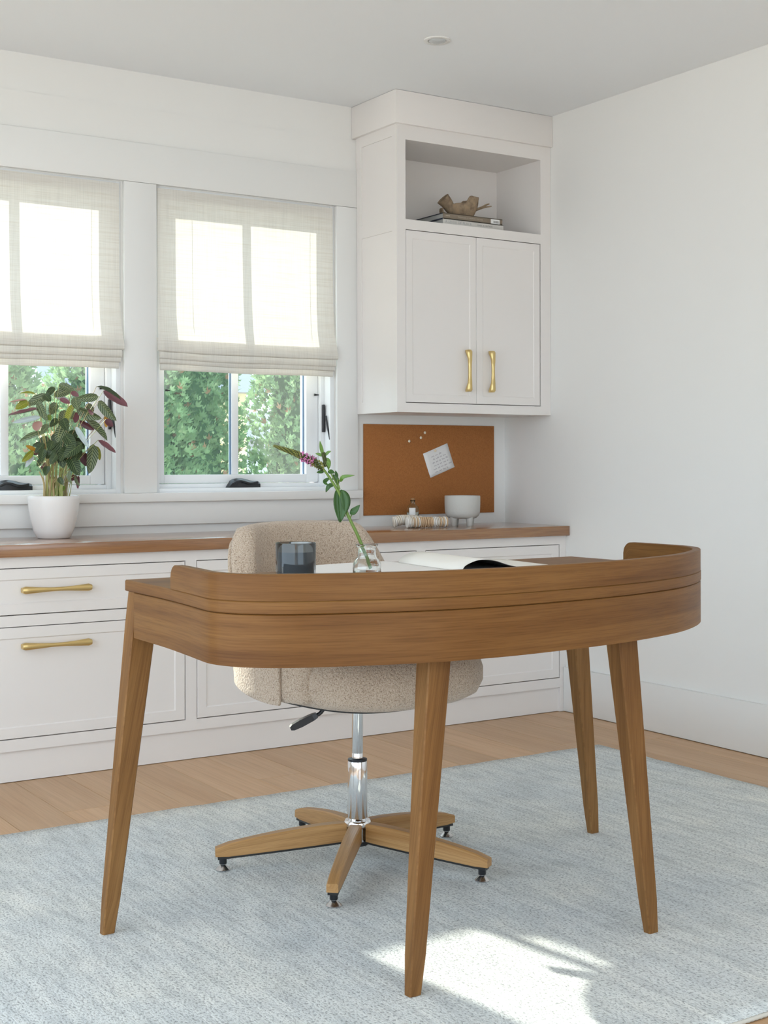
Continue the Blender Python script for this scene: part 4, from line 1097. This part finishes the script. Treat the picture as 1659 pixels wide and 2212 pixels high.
# disc bead garland
bd = empty('bead_garland', (-0.592, -0.215, CT), label='coiled string of cream shell disc beads on the worktop', cat='beads')
def bead_mesh(mt, r):
    prof = [(0.003, -0.0028), (r * 0.86, -0.0030), (r * 0.97, -0.0018), (r, 0.0), (r * 0.97, 0.0018), (r * 0.86, 0.0030), (0.003, 0.0028)]
    o = lathe('bead', prof, mt, None, 20); me = o.data; bpy.data.objects.remove(o); return me
M_BD = [mat('cream_shell', (0.80, 0.72, 0.62), 0.4), mat('tan_shell', (0.68, 0.48, 0.30), 0.45), mat('white_shell', (0.85, 0.81, 0.76), 0.35)]
BM_ = [bead_mesh(m, 0.0215) for m in M_BD]
def row(pts, step=0.0063, cols=(0, 0, 1, 0, 2)):
    c = curve_pts(pts, 30); acc = 0; last = Vector(c[0]); i = 0
    for k in range(1, len(c)):
        p = Vector(c[k]); acc += (p - last).length
        if acc >= step:
            d = (p - last).normalized(); acc = 0
            o = bpy.data.objects.new('bead', BM_[cols[i % len(cols)]]); COL.objects.link(o); o.parent = bd
            q = d.to_track_quat('Z', 'Y'); o.rotation_mode = 'QUATERNION'; o.rotation_quaternion = q
            o.location = p; o.scale = (random.uniform(0.94, 1.04),) * 2 + (random.uniform(0.85, 1.1),)
            i += 1
        last = p
row([(-0.068, 0.0, 0.0222), (0.0, -0.018, 0.0222), (0.098, -0.040, 0.0222)], 0.0063, (2, 2, 0, 0, 1, 0, 1, 2, 1, 1, 1, 1, 1, 1, 1))
row([(-0.088, 0.065, 0.0215), (-0.075, 0.060, 0.024), (-0.055, 0.055, 0.030), (-0.025, 0.050, 0.030), (0.012, 0.045, 0.026), (0.035, 0.042, 0.0222)], 0.0063, (0, 2, 0, 0))

# ------------------------------------------------------------------ cork board, note, pins
cb = box('cork_board', -0.722, -0.062, -0.006, -0.0004, 0.799, 1.1695, M_CORK, None, 0.0006)
setp(cb, 'brown cork pin board on the wall under the cabinet', 'pin board')
nt_c = [(-0.436, 1.049), (-0.311, 1.093), (-0.273, 0.995), (-0.393, 0.950)]
ncx = sum(p[0] for p in nt_c) / 4; ncz = sum(p[1] for p in nt_c) / 4
note = empty('paper_note', (ncx, -0.0062, ncz), label='tilted white handwritten note pinned to the cork board', cat='note')
nw, nh, na = 0.1315, 0.1065, math.radians(20.0)
def NR(x_, z__, y_=0.0):
    return (x_ * math.cos(na) - z__ * math.sin(na), y_, x_ * math.sin(na) + z__ * math.cos(na))
v = []; f = []
for i in range(7):
    for k in range(7):
        x_ = (i / 6 - 0.5) * nw; z__ = (k / 6 - 0.5) * nh
        v.append(NR(x_, z__, -0.0007 - 0.004 * max(0, (0.5 - k / 6)) ** 2 * 2))
for i in range(6):
    for k in range(6): q = i * 7 + k; f.append((q, q + 7, q + 8, q + 1))
o = from_data('sheet', v, f, M_PAPER, note, True); md = o.modifiers.new('thickness', 'SOLIDIFY'); md.thickness = 0.0003; md.offset = -1
v = []; f = []
for ln_ in range(6):
    z0 = 0.026 - ln_ * 0.0135
    x_ = -0.030 + (0.006 if ln_ % 2 else 0) - 0.002 * ln_
    xe = (0.02, 0.042, 0.045, 0.046, 0.044, 0.030)[ln_]
    while x_ < xe:
        wl = random.uniform(0.008, 0.018); pts = []
        nn_ = int(wl / 0.0011)
        big = random.random()
        for j in range(nn_):
            pts.append((x_ + wl * j / nn_, z0 + 0.0024 * math.sin(j * 1.9 + big * 6) * (0.5 + random.random()) + (0.003 if j == int(big * nn_) else 0)))
        for j in range(len(pts) - 1):
            (xa, za), (xb, zb_) = pts[j], pts[j + 1]
            dx, dz = xb - xa, zb_ - za; l_ = math.hypot(dx, dz) + 1e-9; ox, oz = -dz / l_ * 0.00035, dx / l_ * 0.00035
            st = len(v)
            yy = -0.0055
            for (sx, sz) in ((xa - ox, za - oz), (xb - ox, zb_ - oz), (xb + ox, zb_ + oz), (xa + ox, za + oz)):
                kk = sz / nh + 0.5
                v.append(NR(sx, sz, -0.0007 - 0.004 * max(0, 0.5 - kk) ** 2 * 2 - 0.0005))
            f.append((st, st + 1, st + 2, st + 3))
        x_ += wl + 0.005
from_data('handwriting', v, f, M_INK, note)
M_PIN = mat('pale_brass_pin', (0.85, 0.74, 0.56), 0.35, 0.0)
def pin(x_, z__, label, y_=-0.006):
    p = empty('push_pin', (x_, y_, z__), label=label, cat='pin', group='push pins in the cork board')
    v, f = tube_data([(0, 0, 0), (0, -0.004, 0)], 0.0009, 6); from_data('needle', v, f, M_STEEL, p)
    v, f = tube_data([(0, -0.0035, 0), (0, -0.0045, 0), (0, -0.006, 0), (0, -0.0072, 0)], [0.0050, 0.0060, 0.0052, 0.0022], 14); from_data('head', v, f, M_PIN, p, 60)
pin(-0.504, 1.101, 'lowest of the three loose pins on the cork board')
pin(-0.446, 1.116, 'middle one of the three loose pins on the cork board')
pin(-0.426, 1.137, 'highest of the three loose pins on the cork board')
pin(-0.3745, 1.0625, 'pin holding the handwritten note', -0.0075)

# ------------------------------------------------------------------ books and vessel on the open shelf
ST = 1.9497
def book(name, x0, x1, y0, y1, z0, z1, cover, pages, label):
    b = empty(name, ((x0 + x1) / 2, (y0 + y1) / 2, z0), label=label, cat='book')
    hx, hy, h = (x1 - x0) / 2, (y1 - y0) / 2, z1 - z0
    t = 0.0028
    boxes('cover', [(-hx, hx, -hy, -hy + t, 0, h), (-hx, hx, -hy, hy, 0, t), (-hx, hx, -hy, hy, h - t, h)], cover, b, 0.0006)
    box('pages', -hx + 0.004, hx - 0.004, -hy + t, hy - 0.004, t, h - t, pages, b)
    return b
M_PG = mat('book_pages', (0.50, 0.50, 0.49), 0.8)
M_BKW = mat('white_book_cover', (0.66, 0.63, 0.59), 0.5); M_BKB = mat('taupe_book_cover', (0.235, 0.185, 0.135), 0.5)
M_NAVY = mat('navy_book_edge', (0.02, 0.03, 0.055), 0.5)
bw = book('book', -0.517, -0.216, -0.272, -0.060, ST, ST + 0.0285, M_BKW, M_PG, 'white hardback book lying at the bottom of the shelf stack')
bb = book('book', -0.515, -0.220, -0.270, -0.055, ST + 0.0288, ST + 0.0520, M_BKB, M_PG, 'taupe hardback book lying on top of the white book')
# navy board edges on the left ends
boxes('board_edge', [(-0.1478, -0.1476 + 0.0003, -0.104, 0.107, 0.0202, 0.0232), (-0.1478, -0.1476 + 0.0003, -0.104, 0.107, 0.0, 0.003)], M_NAVY, bb)
boxes('board_edge', [(-0.1508, -0.1506 + 0.0003, -0.102, 0.106, 0.0255, 0.0285), (-0.1508, -0.1506 + 0.0003, -0.102, 0.106, 0.0, 0.003)], M_NAVY, bw)
M_TXW = mat('pale_lettering', (0.55, 0.48, 0.40), 0.6); M_TXG = mat('grey_lettering', (0.30, 0.29, 0.28), 0.6); M_TXL = mat('light_grey_lettering', (0.43, 0.43, 0.43), 0.6)
RX = (PI / 2, 0, 0)
text('spine_title', 'A SENSE OF PLACE', 0.0148, M_TXL, bw, (-0.140, -0.1063, 0.0125), RX, space=1.05)
text('spine_author', 'MARK A. HUTKER', 0.0092, M_TXG, bw, (0.018, -0.1063, 0.0135), RX, space=1.05)
text('spine_title', 'THE HOUSES OF MARTHA\'S VINEYARD', 0.0068, M_TXW, bb, (-0.075, -0.1078, 0.0095), RX, space=1.05)
boxes('spine_mark', [(-0.135 + k * 0.0042, -0.1322 + k * 0.0042, -0.1079, -0.1076, 0.0105, 0.0135) for k in range(5)], M_TXW, bb)
box('spine_sticker', 0.088, 0.133, -0.1081, -0.1074, 0.0015, 0.0195, M_PAPER, bb)
bars = []
xx = 0.1015
while xx < 0.129:
    wv = random.choice((0.0005, 0.0009, 0.0013)); bars.append((xx, xx + wv, -0.1084, -0.1080, 0.004, 0.0135)); xx += wv + random.choice((0.0006, 0.001))
boxes('sticker_print', bars, M_TXG, bb)

# fluted clay vessel
M_CLAY = mat('weathered_clay', (0.34, 0.24, 0.15), 0.85)
_p = coords(M_CLAY); _n = noise(M_CLAY, _p, 38, 5, 0.6); _r = ramp(M_CLAY, [(0.3, (0.19, 0.13, 0.085)), (0.52, (0.34, 0.25, 0.165)), (0.72, (0.45, 0.31, 0.19))]); L(M_CLAY, _n, 0, _r, 0)
L(M_CLAY, _r, 0, bsdf(M_CLAY), 'Base Color'); bump(M_CLAY, _n, 0, 0.5, 0.004)
vs_ = empty('clay_vessel', (-0.350, -0.170, ST + 0.0521), VIEW * 0.55, label='brown clay vessel with a wavy spouted rim on top of the books', cat='vessel')
seg, hh = 72, 14
v = []; f = []
def rimh(an):   # local angles: 0 = +X (right), pi = left
    c = math.cos(an)
    q = min(1, max(0, (c + 0.12) / 0.45)); q = q * q * (3 - 2 * q)
    h = 0.056 + 0.037 * q + 0.004 * math.sin(3 * an + 1)
    h += 0.010 * math.exp(-((math.remainder(an - PI, 2 * PI)) / 0.5) ** 2)
    return h
def vr(an, t):
    r = 0.040 + 0.029 * math.sin(min(1, t * 1.15) * PI / 2) + (0.002 if t > 0.9 else 0)
    r *= 1 + 0.015 * math.sin(3 * an + 4 * t)
    return r
for side in (0, 1):
    for j in range(hh + 1):
        t = j / hh
        for i in range(seg):
            an = 2 * PI * i / seg; r = vr(an, t) - (0.006 if side else 0); z0 = 0.006 if side else 0
            v.append((r * 0.98 * math.cos(an), r * 0.82 * math.sin(an), z0 + (rimh(an) - z0) * t))
m_ = (hh + 1) * seg
for side in (0, 1):
    for j in range(hh):
        for i in range(seg):
            i2 = (i + 1) % seg; q = (side * m_ + j * seg + i, side * m_ + j * seg + i2, side * m_ + (j + 1) * seg + i2, side * m_ + (j + 1) * seg + i)
            f.append(q if side == 0 else q[::-1])
for i in range(seg):
    i2 = (i + 1) % seg; f.append((hh * seg + i, hh * seg + i2, m_ + hh * seg + i2, m_ + hh * seg + i))
f.append(tuple(range(seg))[::-1]); f.append(tuple(m_ + i for i in range(seg)))
from_data('body', v, f, M_CLAY, vs_, True)
# flared spout to the left
pts = curve_pts([(-0.030, -0.005, 0.018), (-0.050, -0.008, 0.040), (-0.068, -0.010, 0.064), (-0.086, -0.012, 0.082)], 6)
rad = [0.021 + 0.011 * (i / (len(pts) - 1)) ** 1.3 for i in range(len(pts))]
va_, fa_ = tube_data(pts, rad, 24, 0.85)
vb_, fb_ = tube_data(pts, [r - 0.005 for r in rad], 24, 0.85)
nv = len(va_); np_ = len(pts)
ff = [q for q in fa_[:-2]] + [tuple(nv + k for k in q)[::-1] for q in fb_[:-2]]
e0 = (np_ - 1) * 24
for k in range(24):
    k2 = (k + 1) % 24; ff.append((e0 + k, e0 + k2, nv + e0 + k2, nv + e0 + k))
from_data('spout', va_ + vb_, ff, M_CLAY, vs_, True)
tube('tail', curve_pts([(0.058, -0.004, 0.044), (0.082, -0.006, 0.054), (0.102, -0.008, 0.066), (0.114, -0.008, 0.070)], 6), [0.012 - 0.0004 * i for i in range(19)], M_CLAY, vs_, 10, 0.5)
tube('tail', curve_pts([(0.075, -0.004, 0.050), (0.100, -0.006, 0.057), (0.124, -0.008, 0.061)], 6), [0.009 - 0.0004 * i for i in range(13)], M_CLAY, vs_, 10, 0.5)
v = []; f = []
for i in range(9):
    an = -0.9 + 1.8 * i / 8
    for k in range(6):
        t = k / 5; v.append((-0.056 - 0.024 * math.sin(t * PI * 0.6) - 0.012 * math.cos(an), 0.026 * math.sin(an) - 0.004, 0.004 + 0.038 * t))
for i in range(8):
    for k in range(5): q = i * 6 + k; f.append((q, q + 6, q + 7, q + 1))
o = from_data('curled_lip', v, f, M_CLAY, vs_, True); md = o.modifiers.new('thickness', 'SOLIDIFY'); md.thickness = 0.004

# ------------------------------------------------------------------ outside
M_BOUNCE = mat('light_bounce_ground', (0.40, 0.39, 0.37), 0.9)  # made-up pale warm ground, acts as a reflector bouncing light indoors
_n = noise(M_BOUNCE, coords(M_BOUNCE), 30, 5); _r = ramp(M_BOUNCE, [(0.3, (0.62, 0.565, 0.49)), (0.7, (0.72, 0.66, 0.58))]); L(M_BOUNCE, _n, 0, _r, 0); L(M_BOUNCE, _r, 0, bsdf(M_BOUNCE), 'Base Color')
setp(box('ground', -40, 40, -40, 60, -0.50, -0.40, M_BOUNCE), kind='structure')
GZ = -0.40
def fol_mat(name, c1, c2, c3):
    m = bpy.data.materials.new(name); m.use_nodes = True
    nt = m.node_tree; nt.nodes.remove(nt.nodes['Principled BSDF'])
    n_ = noise(m, coords(m), 9, 3); r = ramp(m, [(0.35, c1), (0.55, c2), (0.72, c3)]); L(m, n_, 0, r, 0)
    d = N(m, 'ShaderNodeBsdfDiffuse'); t = N(m, 'ShaderNodeBsdfTranslucent'); s_ = N(m, 'ShaderNodeMixShader'); s_.inputs[0].default_value = 0.4
    L(m, r, 0, d, 0); L(m, r, 0, t, 0); L(m, d, 0, s_, 1); L(m, t, 0, s_, 2); L(m, s_, 0, nt.nodes['Material Output'], 0)
    return m
M_FOL = fol_mat('arborvitae_foliage', (0.16, 0.28, 0.14), (0.28, 0.43, 0.22), (0.42, 0.54, 0.31))
M_FOLB = fol_mat('browned_foliage', (0.36, 0.22, 0.13), (0.42, 0.26, 0.16), (0.46, 0.32, 0.2))
M_CORE = mat('sun_block_core', (0.05, 0.12, 0.045), 0.95)  # dark core added inside each tree to stop sun leaking through
M_BARK = mat('cedar_bark', (0.16, 0.10, 0.065), 0.95)
def radius_at(t, r0):   # t 0 bottom .. 1 top
    return r0 * (0.72 + 0.28 * math.sin(min(1, t / 0.3) * PI / 2)) * (1 - max(0, (t - 0.25) / 0.75) ** 3.2) * (1 + 0.45 * max(0, 0.52 - t)) + 0.012
def arborvitae(x_, y_, h, r0, label, n=18000):
    t_ = empty('arborvitae', (x_, y_, GZ), label=label, cat='tree', group='arborvitae hedge outside the windows')
    tube('trunk', [(0, 0, 0), (0.01, 0, h * 0.5), (0, 0, h * 0.9)], [0.05, 0.035, 0.008], M_BARK, t_, 8)
    lathe('sun_block_core', [(0.0, 0.12)] + [(radius_at(k / 12, r0) * 0.74, 0.12 + (h - 0.2) * k / 12) for k in range(13)] + [(0.0, h - 0.05)], M_CORE, t_, 20, smooth=True)
    t = rng.random(n) ** 0.9; an = rng.random(n) * 2 * PI
    lob = 1 + 0.13 * np.sin(an * 5 + t * 23 + x_ * 7) + 0.10 * np.sin(an * 3 - t * 37)
    R = np.array([radius_at(q, r0) for q in t]) * lob * (0.78 + 0.26 * rng.random(n))
    P = np.stack([R * np.cos(an), R * np.sin(an), 0.06 + t * (h - 0.08)], 1)
    out = np.stack([np.cos(an), np.sin(an), np.zeros(n)], 1)
    up = np.array([0, 0, 1.0])
    sz = 0.026 + 0.026 * rng.random(n)
    g = out * (0.45 + 0.4 * rng.random(n))[:, None] + up * (0.5 + 0.6 * rng.random(n))[:, None] + rng.normal(0, 0.35, (n, 3))
    g /= np.linalg.norm(g, axis=1)[:, None]
    sdv = np.cross(g, rng.normal(0, 1, (n, 3))); sdv /= np.linalg.norm(sdv, axis=1)[:, None]
    # each spray: five slim leaflets in a fan
    fan = [(0.0, 1.0), (0.6, 0.8), (-0.6, 0.8)]
    V = []; F = []
    for (aa, ll) in fan:
        d = g * math.cos(aa) + sdv * math.sin(aa); pw = np.cross(d, np.cross(g, sdv)); 
        b0 = P + g * (sz * 0.12)[:, None]
        tip = b0 + d * (sz * ll)[:, None]
        mid = b0 + d * (sz * ll * 0.5)[:, None]
        wd = pw * (sz * 0.15)[:, None]
        V.append(np.stack([b0, mid + wd, tip, mid - wd], 1))
    V = np.concatenate(V, 0).reshape(-1, 3)
    nf = len(V) // 4
    me = bpy.data.meshes.new('foliage')
    me.vertices.add(len(V)); me.vertices.foreach_set('co', V.ravel())
    me.loops.add(nf * 4); me.loops.foreach_set('vertex_index', np.arange(nf * 4))
    me.polygons.add(nf); me.polygons.foreach_set('loop_start', np.arange(nf) * 4); 
    mi = np.tile((rng.random(n) < 0.035).astype(np.int32), len(fan)); 
    me.materials.append(M_FOL); me.materials.append(M_FOLB)
    me.polygons.foreach_set('material_index', mi)
    me.update(calc_edges=True); me.validate()
    o = link('foliage', me, [], t_); o['kind'] = 'stuff'
    return t_
TREES = [(-2.17, 2.35, 2.62, 0.36, 'unseen shorter arborvitae added behind the left blind to block the sun'), (-3.55, 2.45, 2.35, 0.42, 'arborvitae farthest left outside, beyond the left window'),  # first tree is unseen, added to block a second sun patch
         (-1.66, 2.30, 2.74, 0.36, 'arborvitae seen behind the potted plant'),
         (-0.80, 2.40, 3.30, 0.36, 'arborvitae at the left edge of the right window view'), (-0.34, 2.70, 3.45, 0.34, 'arborvitae left of the sky gap in the right window'),
         (0.48, 2.45, 3.5, 0.37, 'arborvitae right of the sky gap in the right window'), (1.15, 2.50, 3.4, 0.40, 'arborvitae hidden mostly behind the right window casing')]
for a_ in TREES: arborvitae(*a_)
# pale yellow garden shed behind the hedge gap
sh = empty('garden_shed', (1.0, 6.4, GZ), label='pale yellow garden shed glimpsed through the hedge behind the plant', cat='shed')
M_SHED = mat('pale_yellow_siding', (0.72, 0.62, 0.36), 0.7)
boxes('wall', [(-0.75, 1.0, 0, 1.6, 0, 2.05)], M_SHED, sh)
for k in range(13): box('siding_board', -0.765, 1.015, -0.014, 0.0, 0.02 + k * 0.157, 0.165 + k * 0.157, M_SHED, sh)
v = [(-0.9, -0.2, 2.05), (1.15, -0.2, 2.05), (1.15, 1.8, 2.05), (-0.9, 1.8, 2.05), (-0.9, 0.8, 2.6), (1.15, 0.8, 2.6)]
from_data('roof', v, [(0, 1, 5, 4), (2, 3, 4, 5), (0, 4, 3), (1, 2, 5), (3, 2, 1, 0)], mat('grey_shingles', (0.22, 0.23, 0.25), 0.8), sh)
hs = empty('house', (5.6, 13.0, GZ), label='grey roofed house far off in the sky gap between the trees', cat='house')
boxes('wall', [(-2.5, 3, 0, 4, 0, 1.75)], mat('grey_siding', (0.45, 0.45, 0.47), 0.7), hs)
v = [(-2.8, -0.3, 1.75), (3.3, -0.3, 1.75), (3.3, 4.3, 1.75), (-2.8, 4.3, 1.75), (-2.8, 2, 2.25), (3.3, 2, 2.25)]
from_data('roof', v, [(0, 1, 5, 4), (2, 3, 4, 5), (0, 4, 3), (1, 2, 5), (3, 2, 1, 0)], mat('slate_roof', (0.16, 0.17, 0.19), 0.8), hs)
